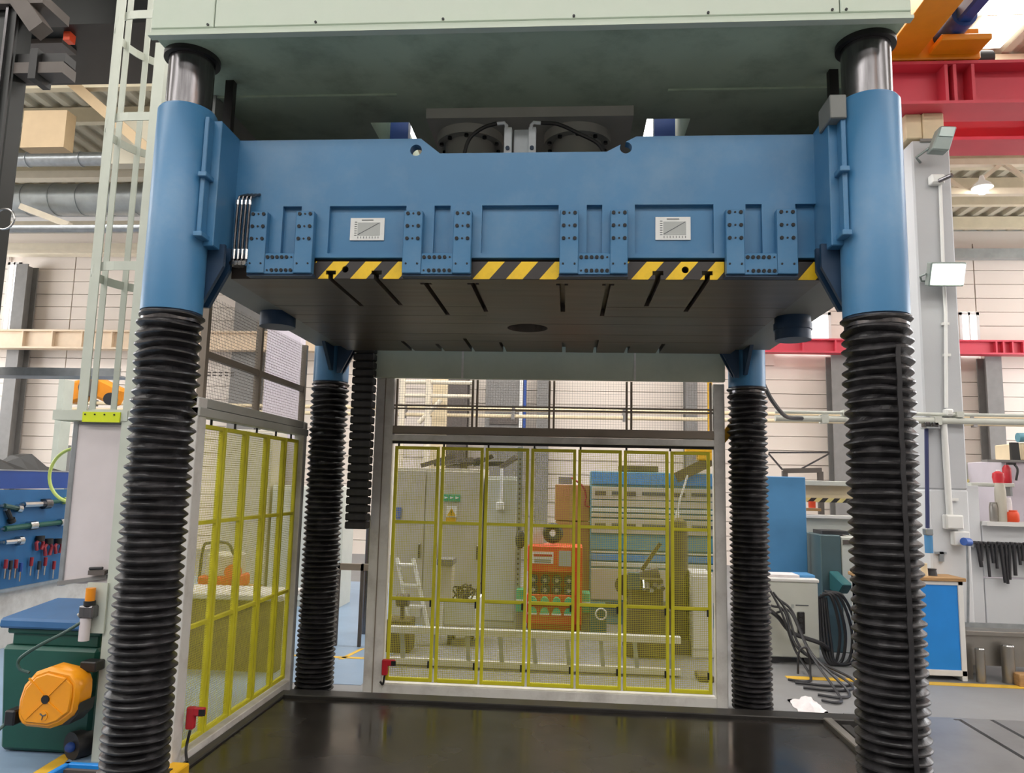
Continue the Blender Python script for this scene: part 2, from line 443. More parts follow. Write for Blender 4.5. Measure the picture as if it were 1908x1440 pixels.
# beige wall bay and ducts at upper left
MB().box(-7.753, -7.11, 9.5, 9.7, 6.134, 6.683).build('wall_hatch', 'tan', label='beige sheet panel high up behind the dark machine column', cat='panel')
def duct(y, z, r, x0, x1, mat, label, rib=.25):
    d = thing('duct', ((x0 + x1) / 2, y, z - r), label, 'duct')
    MB().cyl((x0, y, z), (x1, y, z), r, n=24).build('pipe', mat, d, smooth=True)
    x = x0 + rib
    while x < x1:
        MB().cyl((x - .012, y, z), (x + .012, y, z), r + .012, n=24).build('seam_ring', mat, d, smooth=True); x += rib
duct(12, 6.353, .27, -12.5, -6.6, 'duct', 'large grey spiral ventilation duct behind the ladder cage', .5)
duct(11, 6.637, .11, -11.5, -6.3, 'galv', 'silver insulated pipe above the spiral duct', .9)
duct(9, 4.77, .05, -9.0, -4.6, 'galv', 'thin grey pipe crossing behind the ladder cage', 1.5)
MB().box(-11.5, -5.9, 11.4, 11.6, 6.502, 6.625).build('ceiling_rail', 'truss', label='pale horizontal rail above the spiral duct behind the ladder', cat='rail')
MB().box(-12.5, -6.5, 12.4, 12.6, 6.184, 6.285).build('light_strip', 'white_paint', label='white strip just under the spiral duct', cat='strip')
MB().box(-12.5, -6.5, 13.4, 13.6, 5.898, 6.028).build('ceiling_rail', 'truss', label='pale horizontal rail at the top of the left back wall', cat='rail')
MB().bar((-9.4, 11.7, 6.114), (-8.495, 11.7, 5.777), .1, .1).build('knee_brace', 'truss', label='cream diagonal brace in front of the spiral duct', cat='brace')
MB().bar((-7.229, 9.6, 7.209), (-5.728, 9.6, 5.958), .14, .14).build('knee_brace', 'tan', label='pale diagonal roof strut behind the ladder cage', cat='brace')
MB().box(-6.791, -6.009, 9.9, 10.1, 6.061, 6.766).build('wall_hatch', 'roof', label='grey sheet panel behind the ladder top', cat='panel')

# ================================================================== the press
XL, XR, YF, YB = -1.903, 1.363, 3.39, 5.83
CC = [(XL, YF), (XR, YF), (XL, YB), (XR, YB)]
ZC = 3.68
fr = thing('hydraulic_press', (-.27, 4.6, 0), 'pale green press crown carried on four round steel columns', 'press')
crown = MB().box(-2.0, 1.476, 3.19, 6.1, ZC, 4.12).build('crown', 'mint_shaded', fr)
cut(crown, MB().box(-1.181, -.95, 4.09, 5.6, 3.4, 4.9).box(.424, .668, 4.09, 5.6, 3.4, 4.9))
for a, b in ((-2.0, -1.694), (-1.69, 1.172), (1.176, 1.478)):
    MB().box(a, b, 3.172, 3.19, 3.70, 4.12).build('crown_panel', 'mint', fr, bevel=.004)
MB().box(-2.0, 1.478, 3.15, 3.19, 3.652, 3.667).build('crown_ledge', 'mint', fr)
MB().box(-2.0, 1.478, 3.178, 3.19, 3.667, 3.70).build('crown_skirt', 'mint', fr)
bm_ = MB().cyl((0, -.004, 0), (0, .004, 0), .006, n=8).mesh('screw', 'bolt', (0, 0, 0))
for x in (-1.72, -1.2, -.6, 0, .6, 1.14, 1.2): inst('screw', bm_, (x, 3.17, 3.712), fr)
for x, y in CC:
    c = MB().cyl((x, y, 0), (x, y, ZC + .03), .108, n=40).build('column', 'steel_dark', fr, smooth=True, label='round bare steel column')
    MB().lathe((x, y, 0), [(.109, 3.655), (.132, 3.655), (.132, 3.68), (.109, 3.68)], 40, closed=True).build('collar', 'black', c, smooth=True)
MB().box(-.82, .335, 3.93, 5.2, 3.62, 3.679).build('mounting_plate', 'grey_paint', fr)
MB().box(-1.98, -.95, 3.76, 3.775, 3.668, 3.679).build('weld_seam', 'mint_shaded', fr)
MB().box(.5, 1.45, 3.76, 3.775, 3.668, 3.679).build('weld_seam', 'mint_shaded', fr)
for x in (-1.985, 1.445):
    MB().box(x, x + .03, 3.75, 6.05, 3.25, ZC).build('side_skirt', 'grey_under', fr)
for cx in (-.60, .03):
    cyl = MB().cyl((cx, 4.18, 3.32), (cx, 4.18, 3.62), .145, n=40).build('hydraulic_cylinder', 'grey_paint', fr, smooth=True)
    MB().lathe((cx, 4.18, 0), [(.146, 3.565), (.195, 3.565), (.195, 3.62), (.146, 3.62)], 40, closed=True).build('flange', 'grey_paint', cyl, smooth=True)
    for k in range(10):
        t = 2 * PI * (k + .5) / 10
        MB().cyl((cx + .17 * math.cos(t), 4.18 + .17 * math.sin(t), 3.55), (cx + .17 * math.cos(t), 4.18 + .17 * math.sin(t), 3.566), .012, n=8).build('bolt', 'bolt', cyl)
for px0, px1 in ((-1.195, -1.062), (0.516, 0.648)):
    MB().box(px0, px1, 4.55, 4.62, 3.33, 4.5).build('guide_post', 'blue_navy', fr)
for x, y0 in ((-1.809, 3.62), (1.292, 3.62)):
    MB().box(x - .022, x + .022, y0 - .02, y0 + .02, 3.38, ZC).build('limit_rod', 'black', fr)

# ------------------------------------------------------------------ the slide
sl = thing('press_slide', (-.27, 4.6, 2.6), 'blue press slide with yellow and black striped platen between the columns', 'press slide')
ZS0, ZS1 = 2.372, 3.385
for i, (x, y) in enumerate(CC):
    r = .138
    sv = MB().lathe((x, y, 0), [(.11, ZS0), (r, ZS0), (r, ZS1 - .012), (r - .008, ZS1), (.11, ZS1)], 64, closed=True).build('guide_sleeve', 'blue', sl, smooth=True)
    MB().lathe((x, y, 0), [(.11, ZS0 - .03), (r - .006, ZS0 - .03), (r - .006, ZS0), (.11, ZS0)], 48, closed=True).build('lower_ring', 'blue_dark_shade', sv, smooth=True)
    sx = 1 if x < 0 else -1
    fy = -1 if y < 4.6 else 1
    xe = x + sx * r
    ymid = y - fy * .06
    # welded side flange with two tabs
    MB().box(min(xe - sx * .03, xe + sx * .05), max(xe - sx * .03, xe + sx * .05), y - .02 if fy < 0 else y - .22, y + .22 if fy < 0 else y + .02, 2.70, 3.335).build('side_flange', 'blue', sv, bevel=.004)
    MB().box(min(xe - sx * .01, xe + sx * .012), max(xe - sx * .01, xe + sx * .012), y - .075, y - .02, 2.73, 3.33).build('weld_rib', 'blue', sv, bevel=.003)
    for zt in (2.735, 3.03):
        MB().box(min(xe - sx * .012, xe + sx * .03), max(xe - sx * .012, xe + sx * .03), y - .10, y + .02, zt - .012, zt + .012).build('tab', 'blue', sv, bevel=.003)
    # gussets below the slide
    for yy in (y - fy * .06, y - fy * .13):
        MB().prism([(xe - sx * .05, 2.43), (xe - sx * .02, 2.43), (xe + sx * .075, 2.62), (xe + sx * .075, 2.73), (xe - sx * .05, 2.73)], 'y', yy - .012, yy + .012).build('gusset', 'blue_dark_shade', sv)
    MB().prism([(y - fy * .10, 2.45), (y - fy * .16, 2.45), (y - fy * .42, 2.70), (y - fy * .10, 2.70)], 'x', x + sx * .03, x + sx * .055).build('gusset', 'blue_dark_shade', sv)
fp = MB().prism([(-1.765, 2.703), (1.225, 2.703), (1.225, 3.325), (.318, 3.325), (.172, 3.247), (-.666, 3.247), (-.766, 3.327), (-1.765, 3.327)], 'y', 3.57, 3.63).build('front_plate', 'blue', sl)
ck = MB()
for a, b in ((-1.219, -.826), (-.443, -.063), (.311, .69), (1.079, 1.195), (-1.461, -1.364), (-.683, -.602), (.076, .152), (.843, .92)):
    ck.box(a, b, 3.5, 3.597, 2.726, 2.972)
ck.cyl((-.789, 3.5, 3.265), (-.789, 3.7, 3.265), .030, n=24).cyl((.266, 3.5, 3.267), (.266, 3.7, 3.267), .030, n=24)
cut(fp, ck)
MB().box(-1.72, 1.2, 3.63, 5.55, 2.70, 3.20).build('body', 'blue_dark_shade', sl)
MB().box(-1.765, 1.225, 5.55, 5.61, 2.703, 3.2).build('rear_plate', 'blue', sl)
MB().box(-1.99, -1.72, 3.55, 5.68, 2.64, 3.18).build('side_beam', 'grey_under', sl)
MB().box(1.2, 1.50, 3.55, 5.68, 2.64, 3.18).build('side_beam', 'grey_under', sl)
MB().box(-1.72, 1.2, 3.6, 5.58, 2.688, 2.705).build('gap_shade', 'black', sl)  # black sheet standing in for the shade in the gap above the platen
# platen with real tee slots and centre bore
PX0, PX1, PY0, PY1, PZ0, PZ1 = -1.718, 1.198, 3.592, 5.63, 2.598, 2.688
pl = MB().box(PX0, PX1, PY0, PY1, PZ0, PZ1).build('platen', 'platen', sl)
kx = [-1.2, -.966, -.732, -.491, -.041, .19, .424, .66]
y0s = [3.5, 3.5, 3.675, 3.675, 3.685, 3.685, 3.5, 3.5]; y1s = [4.17, 4.14, 4.38, 4.29, 4.28, 4.385, 4.135, 4.26]
r0s = [5.235, 5.327, 5.115, 5.243, 5.222, 5.13, 5.36, 5.25]
ck = MB()
for x, a, b, c in zip(kx, y0s, y1s, r0s):
    ck.box(x - .013, x + .013, a, b, 2.5, 2.64); ck.box(x - .013, x + .013, c, 5.7, 2.5, 2.64)
    if a > 3.6: ck.box(x - .03, x + .03, a - .02, a + .012, 2.5, 2.635)
    else: ck.box(x - .026, x + .026, a, b - .05, 2.62, 2.641)
ck.cyl((-.272, 4.75, 2.4), (-.272, 4.75, 2.66), .13, n=40)
ck.cyl((-1.127, 3.4, 2.647), (-1.127, 3.7, 2.647), .017, n=20).cyl((.555, 3.4, 2.647), (.555, 3.7, 2.647), .017, n=20)
for yy in (4.16, 4.40, 4.62, 4.95, 5.2): ck.box(PX0 - .1, -.5 if yy < 4.5 else PX1 + .1, yy - .003, yy + .003, 2.5, 2.601); ck.box(.2, PX1 + .1, yy - .0031, yy + .0031, 2.5, 2.6011)
cut(pl, ck)
# striped front strip in the gaps between the clamps (painted on a thin plate)
def strip(a, b):
    o = MB().box(a, b, 3.584, 3.592, 2.599, 2.687)
    return o
hz = []
for a, b in ((-1.28, -.825), (-.486, -.052), (.275, .74), (1.072, 1.197)):
    o = strip(a, b).build('hazard_strip', 'hazard', sl)
    k = MB()
    for x in kx:
        if a < x < b: k.box(x - .013, x + .013, 3.5, 3.7, 2.5, 2.64).box(x - .026, x + .026, 3.5, 3.7, 2.62, 2.641)
    for x in (-1.127, .555):
        if a < x < b: k.cyl((x, 3.4, 2.647), (x, 3.7, 2.647), .017, n=20)
    if k.v: cut(o, k)
# U-shaped quick clamps with bolts
big = MB().cyl((0, -.006, 0), (0, .006, 0), .009, n=12).mesh('bolt', 'bolt', (0, 0, 0), smooth=True)
small = MB().cyl((0, -.004, 0), (0, .004, 0), .005, n=10).mesh('bolt', 'bolt', (0, 0, 0), smooth=True)
for a0, a1, b0, b1 in ((-1.613, -1.523, -1.374, -1.282), (-.826, -.732, -.577, -.487), (-.054, .037, .190, .274), (.740, .826, .978, 1.073)):
    zt, zb = 2.93, 2.612
    c = MB().box(a0, a1, 3.525, 3.57, zb, zt).box(b0, b1, 3.525, 3.57, zb, zt)
    cl = c.build('clamp', 'blue', sl, bevel=.003)
    MB().box(a1 - .002, b0 + .002, 3.532, 3.575, zb - .003, 2.715).build('clamp_bridge', 'blue', cl, bevel=.003)
    MB().box(a0 - .002, b1 + .002, 3.54, 3.60, zb - .012, zb + .002).build('clamp_foot', 'blue_dark_shade', cl)
    for p, q in ((a0, a1), (b0, b1)):
        for z in (2.915, 2.851, 2.787):
            m = (p + q) / 2
            inst('bolt', big, (m - .027, 3.526, z), cl); inst('bolt', big, (m + .027, 3.526, z), cl); inst('bolt', small, (m, 3.526, z), cl)
        for dx in (-.028, .028): inst('bolt', small, ((p + q) / 2 + dx, 3.526, 2.66), cl)
    for k in range(6):
        x = a1 + .014 + (b0 - a1 - .028) * k / 5
        inst('bolt', big if k < 5 else small, (x, 3.533, 2.694), cl); inst('bolt', big if k else small, (x, 3.533, 2.627), cl)
# load chart plates
for a, b, zc in ((-1.114, -.939, 2.858), (.413, .583, 2.858)):
    cp = MB().box(a, b, 3.590, 3.597, zc - .058, zc + .058).build('chart_plate', 'plaque', sl)
    MB().box(a + .038, b - .022, 3.5885, 3.590, zc - .034, zc + .034).build('chart_field', 'plaque_grey', cp)
    MB().box((a + b) / 2 - .03, (a + b) / 2 + .03, 3.5885, 3.590, zc + .045, zc + .049).build('chart_title', 'ink', cp)
    g = MB().bar((a + .04, 3.588, zc - .03), (b - .026, 3.588, zc + .032), .0014, .0028)
    for k in range(7): g.box(a + .022, a + .034, 3.5885, 3.590, zc - .034 + k * .0115, zc - .031 + k * .0115)
    for k in range(8): x = a + .04 + k * .0148; g.box(x, x + .003, 3.5885, 3.590, zc - .049, zc - .039)
    g.build('chart_line', 'ink', cp)
# four vertical hose lines beside the left clamp
for k in range(4):
    x = -1.679 + k * .0205
    h = MB().tube(curve([(x, 3.52, 2.66), (x, 3.52, 2.80), (x + .004, 3.52, 2.98), (x + .012, 3.53, 3.01), (x + .03, 3.57, 3.035)], 6), .007, 8).build('hose_line', 'steel_dark', sl, smooth=True)
    MB().cyl((x, 3.52, 2.68), (x, 3.52, 2.73), .0105, n=6).build('ferrule', 'chrome', h)
    MB().cyl((x, 3.52, 2.962), (x, 3.52, 2.985), .0105, n=6).build('ferrule', 'chrome', h)
    MB().cyl((x, 3.50, 2.655), (x, 3.56, 2.655), .012, n=12).build('elbow', 'chrome', h, smooth=True)
# stop blocks under the side beams
MB().cyl((1.35, 4.58, 2.50), (1.35, 4.58, 2.64), .105, n=32).cyl((1.35, 4.58, 2.56), (1.35, 4.58, 2.60), .112, n=32).build('stop_block', 'blue_dark_shade', sl, smooth=True)
MB().cyl((-1.85, 4.55, 2.55), (-1.85, 4.55, 2.64), .11, n=32).build('stop_block', 'blue_dark_shade', sl, smooth=True)
# bracket and hoses on top of the slide
br = MB().box(-0.308, -0.212, 3.74, 3.76, 3.21, 3.454).build('hose_bracket', 'bracket_light', sl, bevel=.004)
for a, b in ((-0.355, -0.315), (-0.228, -0.188)):
    mf = MB().box(a, b, 3.70, 3.74, 3.21, 3.448).build('manifold', 'bracket_light', br, bevel=.003)
    for zz in (3.29, 3.33): MB().cyl(((a + b) / 2, 3.69, zz), ((a + b) / 2, 3.70, zz), .011, n=12).build('port', 'blue_dark_shade', mf, smooth=True)
zf_ = 3.471
for sx, x in ((-1, -0.344), (1, -0.214)):
    MB().tube([(x, 3.71, zf_ - .05), (x, 3.705, zf_ - .012), (x + sx * .012, 3.70, zf_), (x + sx * .055, 3.70, zf_ - .004)], .0095, 8).build('elbow_fitting', 'bracket_light', br, smooth=True)
    hp = [(x + sx * .05, 3.70, zf_ - .003), (x + sx * .12, 3.70, zf_ - .025), (x + sx * .19, 3.71, zf_ - .075), (x + sx * .22, 3.72, zf_ - .16), (x + sx * .22, 3.72, 3.2)] if sx < 0 else [(x + .05, 3.70, zf_ - .003), (x + .14, 3.70, zf_ - .012), (x + .25, 3.71, zf_ - .06), (x + .36, 3.72, zf_ - .125), (x + .42, 3.73, 3.2)]
    MB().tube(curve(hp, 6), .0105, 8).build('hydraulic_hose', 'black', br, smooth=True)
MB().box(1.163, 1.236, 3.30, 3.46, 3.272, 3.385).build('sensor_block', 'grey_under', sl, bevel=.004)

# ------------------------------------------------------------------ rubber bellows over the columns
prof = []; z = .012; k = 0
zs = []
while z < ZS0 - .035:
    t = z / ZS0; p = .034 + .013 * t
    zs.append((z, p)); z += p
for z, p in zs:
    prof += [(.121, z), (.139, z + p * .30), (.145, z + p * .42), (.145, z + p * .58), (.139, z + p * .70)]
prof.append((.121, ZS0 - .032))
rnd = random.Random(3)
ph_ = [(rnd.uniform(0, 6.3), rnd.uniform(.001, .006), rnd.uniform(0, 6.3), rnd.uniform(-.004, .004)) for _ in range(len(prof) // 5 + 2)]
def jit(i, t):
    a, b, c, d = ph_[i // 5]; z = prof[i][1] / ZS0
    s = .5 + 2.0 * max(0, z - .5)
    return (.0035 * s * math.sin(5 * t + a) + (d if i % 5 else 0) * .5, b * s * math.sin(2 * t + c))
LB = ['front left', 'front right', 'rear left', 'rear right']
LBL = ['black pleated rubber bellows on the front left column beside the ladder', 'black pleated rubber bellows with a vertical strap on the front right column',
       'black pleated rubber bellows on the rear left column beside the cable chain', 'black pleated rubber bellows on the rear right column beside the blue panel']
bel = None
for i, (x, y) in enumerate(CC):
    if bel is None:
        bt = thing('bellows', (x, y, 0), LBL[0], 'bellows', 'column bellows')
        MB().lathe((x, y, 0), prof, 56, jit).build('pleated_tube', 'rubber', bt, smooth=False)
        MB().lathe((x, y, 0), [(.116, 2.325), (.133, 2.325), (.133, 2.345), (.116, 2.345)], 40, closed=True).build('clamp_band', 'steel_dark', bt, smooth=True)
        bel = bt
    else:
        bt = copy_tree(bel, None, (x - XL, y - YF, 0), label=LBL[i])
    if i == 1:
        a = math.radians(-80)
        st = MB()
        n = len(prof)
        pts = [(x + .149 * math.cos(a), y + .149 * math.sin(a), z_) for z_ in [.02 + q * .05 for q in range(45)]]
        st = MB()
        for p, q in zip(pts[:-1], pts[1:]):
            jx = .002 * math.sin(p[2] * 40)
            st.bar((p[0] + jx, p[1], p[2]), (q[0] + .002 * math.sin(q[2] * 40), q[1], q[2]), .02, .006)
        st.build('closing_strap', 'rubber_clean', bt)

# ------------------------------------------------------------------ the bed
bd = thing('press_bed', (-.15, 4.0, 0), 'dark oily steel press bed on the floor between the columns', 'press bed')
bp = MB().box(-2.0, 1.74, 1.6, 5.45, 0, .05).build('bed_plate', 'bed', bd, bevel=.004)
MB().box(-2.0, 2.02, 5.45, 5.60, 0, .075).build('rear_curb', 'bed_edge', bd, bevel=.006)
MB().box(-2.06, -2.0, 1.6, 5.6, 0, .065).build('side_curb', 'bed_edge', bd, bevel=.006)
MB().box(1.74, 1.80, 1.6, 5.45, 0, .085).build('side_curb', 'stainless', bd, bevel=.006)
MB().box(1.84, 1.90, 1.6, 5.40, 0, .06).build('side_curb', 'bed_edge', bd, bevel=.004)
# steel floor plates with tee slots, right of the bed
fpz = thing('slotted_floor_plate', (3.3, 3.6, 0), 'grey steel floor plate with tee slots at bottom right', 'floor plate')
yl = [1.6, 3.2, 3.95, 4.28, 4.66, 5.82]
kp = MB()
slots = [(2.783, 4.72, yl[-1] - .04), (3.017, 4.72, yl[-1] - .01), (4.2, 4.72, 5.2), (4.7, 4.72, 5.2)]
for a, b in zip(yl[:-1], yl[1:]):
    o = MB().box(2.0, 7.0, a + .004, b - .004, 0, .02).build('plate', 'floor_steel', fpz)
    if b == yl[-1]:
        k = MB()
        for x, p, q in slots: k.box(x - .016, x + .016, p, q, -.05, .05)
        k.box(slots[0][0] - .04, slots[0][0] + .016, slots[0][2] - .02, slots[0][2] + .01, -.05, .05)
        cut(o, k)
MB().box(2.0, 7.0, 1.6, yl[-1], 0.0005, .004).build('sub_plate', 'black', fpz)

# ================================================================== guard fences
def wire_mesh(axis, c, a0, a1, z0, z1, pitch, wd, name, mat, parent):
    m = MB()
    n = max(2, round((a1 - a0) / pitch)); k = max(2, round((z1 - z0) / pitch))
    h = wd / 2
    for i in range(1, n):
        a = a0 + (a1 - a0) * i / n
        if axis == 'x': m.box(a - h, a + h, c - h, c + h, z0, z1)
        else: m.box(c - h, c + h, a - h, a + h, z0, z1)
    for i in range(1, k):
        z = z0 + (z1 - z0) * i / k
        if axis == 'x': m.box(a0, a1, c - h, c + h, z - h, z + h)
        else: m.box(c - h, c + h, a0, a1, z - h, z + h)
    return m.build(name, mat, parent, kind='stuff', recalc=False)
FY = 5.87
fb = thing('guard_fence', (-.2, FY, 0), 'back guard fence with seven folding yellow mesh panels behind the press', 'fence')
MB().box(-1.53, -1.385, FY - .03, FY + .06, 0, 2.42).build('post', 'fence_white', fb, bevel=.004)
MB().box(-1.46, -1.452, FY - .034, FY - .03, 0, 2.42).build('post_seam', 'fence_brown', fb)
MB().box(1.112, 1.195, FY - .03, FY + .06, 0, 2.40).build('post', 'fence_white', fb, bevel=.004)
MB().box(-1.385, 1.112, FY - .03, FY + .06, .0, .075).build('bottom_rail', 'fence_white', fb, bevel=.004)
MB().box(-1.385, 1.112, FY - .05, FY + .03, 1.915, 1.965).build('header_rail', 'fence_white', fb, bevel=.003)
MB().box(-1.385, 1.112, FY - .03, FY + .05, 1.972, 2.035).build('header_rail', 'fence_brown', fb, bevel=.003)
MB().box(-1.385, 1.112, FY - .02, FY + .02, 1.895, 1.915).build('track', 'black', fb)
cv = MB().box(-1.545, 1.19, FY - .09, FY - .03, 2.41, 2.72).build('cover_beam', 'cover_green', fb, bevel=.003)
for u in (862, 1183): 
    x = {862: -0.835, 1183: 0.506}[u]
    MB().box(x - .008, x + .008, FY - .096, FY - .09, 2.41, 2.72).build('seam_strip', 'fence_white', cv)
# upper fixed panes
ux = [-1.385, -0.74, -0.133, 0.469, 1.112]
for i, x in enumerate(ux):
    for d in (-.018, .018):
        if (i == 0 and d < 0) or (i == 4 and d > 0): continue
        MB().box(x + d - .008, x + d + .008, FY - .015, FY + .015, 2.035, 2.41).build('mullion', 'fence_brown', fb)
for z in (2.175, 2.20):
    MB().box(-1.385, 1.112, FY - .012, FY + .012, z - .006, z + .006).build('glazing_bar', 'fence_brown', fb)
for a, b in zip(ux[:-1], ux[1:]):
    wire_mesh('x', FY, a + .02, b - .02, 2.035, 2.41, .02, .0016, 'wire_mesh', 'grey_wire', fb)
bx = [-1.371, -.999, -.651, -.294, .072, .423, .779, 1.092]
for a, b in zip(bx[:-1], bx[1:]):
    a += .008; b -= .008; t = .024
    y0, y1 = FY - .014, FY + .014
    p = MB().box(a, a + t, y0, y1, .095, 1.875).box(b - t, b, y0, y1, .095, 1.875).box(a + t, b - t, y0, y1, .095, .122).box(a + t, b - t, y0, y1, 1.85, 1.875).build('folding_panel', 'yellow', fb, bevel=.003)
    for z in (.703, 1.285): MB().box(a + t, b - t, y0 + .003, y1 - .003, z - .011, z + .011).build('cross_rail', 'yellow', p)
    wire_mesh('x', FY, a + t, b - t, .122, 1.85, .0135, .0025, 'wire_mesh', 'yellow_wire', p)
    MB().cyl(((a + b) / 2 - .15, FY, 1.875), ((a + b) / 2 - .15, FY, 1.91), .008, n=8).build('roller_pin', 'black', p)
    for z in (.2, .65): MB().box(b - .036, b - .024, FY - .022, FY - .014, z, z + .05).build('hinge', 'black', p)

SX = -2.11
fs = thing('guard_fence', (SX, 4.97, 0), 'left side guard fence with folding yellow mesh panels beside the press', 'fence')
MB().box(SX - .03, SX + .05, 4.03, 4.13, .0, 2.04).build('post', 'fence_white', fs, bevel=.004)
MB().box(SX - .03, SX + .05, 5.73, 5.80, .0, 2.04).build('post', 'fence_white', fs, bevel=.004)
MB().box(SX - .03, SX + .05, 4.13, 5.73, .0, .10).build('bottom_rail', 'fence_white', fs, bevel=.004)
MB().box(SX - .03, SX + .06, 4.03, 5.80, 1.935, 1.985).build('header_rail', 'grey_paint', fs, bevel=.003)
MB().box(SX - .03, SX + .04, 4.03, 5.80, 1.992, 2.045).build('header_rail', 'grey_paint', fs, bevel=.003)
for y in (4.14, 4.905, 5.78): MB().box(SX - .02, SX + .02, y - .018, y + .018, 2.045, 2.66).build('upper_post', 'fence_brown', fs)
MB().box(SX - .015, SX + .015, 4.14, 5.78, 2.285, 2.325).build('upper_rail', 'fence_brown', fs)
for a, b in ((4.16, 4.885), (4.925, 5.76)): wire_mesh('y', SX, a, b, 2.045, 2.66, .02, .0016, 'wire_mesh', 'grey_wire', fs)
sb = [4.135, 4.452, 4.777, 5.125, 5.45, 5.725]
for a, b in zip(sb[:-1], sb[1:]):
    a += .006; b -= .006; t = .024
    x0, x1 = SX - .012, SX + .016
    p = MB().box(x0, x1, a, a + t, .115, 1.90).box(x0, x1, b - t, b, .115, 1.90).box(x0, x1, a + t, b - t, .115, .14).box(x0, x1, a + t, b - t, 1.875, 1.90).build('folding_panel', 'yellow', fs, bevel=.003)
    for z in (.757, 1.335): MB().box(x0 + .003, x1 - .003, a + t, b - t, z - .011, z + .011).build('cross_rail', 'yellow', p)
    wire_mesh('y', SX, a + t, b - t, .14, 1.875, .0135, .0018, 'wire_mesh', 'yellow_wire', p)
    MB().cyl((SX, (a + b) / 2, 1.90), (SX, (a + b) / 2, 1.935), .008, n=8).build('roller_pin', 'black', p)
# red interlock switches
def interlock(c, d, label):
    t = thing('interlock_switch', c, label, 'switch', 'red interlock switches')
    MB().box(c[0] - .022, c[0] + .022, c[1] - .02, c[1] + .02, c[2] - .075, c[2] + .04).build('body', 'red', t, bevel=.006)
    MB().box(c[0] + .0, c[0] + .075, c[1] - .018, c[1] + .018, c[2] - .005, c[2] + .038).build('head', 'red', t, bevel=.005)
    MB().box(c[0] + .05, c[0] + .085, c[1] - .022, c[1] - .016, c[2] - .0, c[2] + .033).build('key', 'black', t)
    MB().tube(curve(d, 6), .008, 8).build('cable', 'black', t, smooth=True)
z0 = 0.22
x0 = -1.358
interlock((x0, 5.815, z0), [(x0, 5.815, z0 - .07), (x0 - .01, 5.81, z0 - .14), (x0 - .03, 5.80, .10)], 'red interlock switch at the foot of the back fence post')
interlock((-2.03, 4.15, 0.312), [(-2.03, 4.15, .23), (-2.035, 4.13, .14), (-2.0, 4.08, .09)], 'red interlock switch at the foot of the side fence')
# hanging energy chain next to the rear left column
ch = thing('cable_chain', (-1.605, 5.75, 1.23), 'black cable chain hanging beside the rear left bellows', 'cable chain')
xa, xb, za, zb = -1.69, -1.521, 1.23, 2.72
lk = MB().box(xa, xb, 5.69, 5.80, 0, .055).mesh('link', 'rubber_clean', ((xa + xb) / 2, 5.745, .0275), bevel=.008)
z = za
while z < zb - .05:
    inst('link', lk, ((xa + xb) / 2, 5.745, z + .0275), ch); z += .062
MB().box(xa + .02, xb - .02, 5.71, 5.78, za, zb).build('inner_band', 'black', ch)
# small yellow bracket on the right fence post
MB().prism([(1.2, 1.948), (1.29, 2.052), (1.29, 2.168), (1.2, 2.051)], 'y', 5.86, 5.90).build('hook_bracket', 'amber', label='small yellow bracket between the back fence post and the rear right bellows', cat='bracket')

# ================================================================== left: ladder, bin, reel, tool board, dark machine
LX, LY = -2.605, 4.26
la = thing('cage_ladder', (LX, 4.5, 0), 'pale grey fixed ladder with safety cage beside the front left column', 'ladder')
for y in (LY, LY + .62):
    MB().box(LX - .036, LX + .036, y - .006, y + .006, 0, 4.32).box(LX + .024, LX + .036, y + .006, y + .07, 0, 4.32).build('stile', 'ladder', la)
z = .25
while z < 4.3:
    MB().cyl((LX + .01, LY, z), (LX + .01, LY + .62, z), .013, n=10).build('rung', 'ladder', la, smooth=True); z += .28
def hoop(z, h=.055, zz=0.0):
    cx, cy, ry = -2.78, LY + .31, .31
    pts = [(LX, LY)] + [(cx - .285 * math.sin(t), cy - ry * math.cos(t)) for t in [PI * i / 16 for i in range(17)]] + [(LX, LY + .62)]
    m = MB()
    for (a, b), (c, d) in zip(pts[:-1], pts[1:]): m.bar((a, b, z), (c, d, z), .006, h)
    return m
for z in (1.955, 2.865, 3.83, 4.52): hoop(z).build('cage_hoop', 'ladder', la)
for t in (35, 65, 95, 125, 150):
    a = math.radians(t); x, y = -2.78 - .279 * math.sin(a), LY + .31 - .304 * math.cos(a)
    MB().box(x - .02, x + .02, y - .004, y + .004, 1.95, 5.1).build('cage_bar', 'ladder', la)
for y in (LY, LY + .62):
    MB().box(LX - .30, LX - .262, y - .004, y + .004, 1.95, 5.1).build('cage_bar', 'ladder', la)
bf = MB().box(-3.07, LX, LY - .012, LY + .0, 1.915, 1.975).box(-3.07, -3.05, LY, LY + .6, 1.915, 1.975).box(-3.07, LX, LY + .6, LY + .62, 1.915, 1.975).build('cage_base', 'ladder', la)
hv = MB().box(-2.877, LX - .04, LY - .022, LY - .012, 1.905, 1.965).build('marker_plate', 'hivis', la)
for k in range(4): MB().cyl((-2.86 + k * .06, LY - .026, 1.95), (-2.86 + k * .06, LY - .02, 1.95), .005, n=8).build('rivet', 'black', hv)
MB().box(LX - .03, LX + .045, LY + .08, LY + .09, 0, 4.3).build('back_strip', 'fence_brown', la)

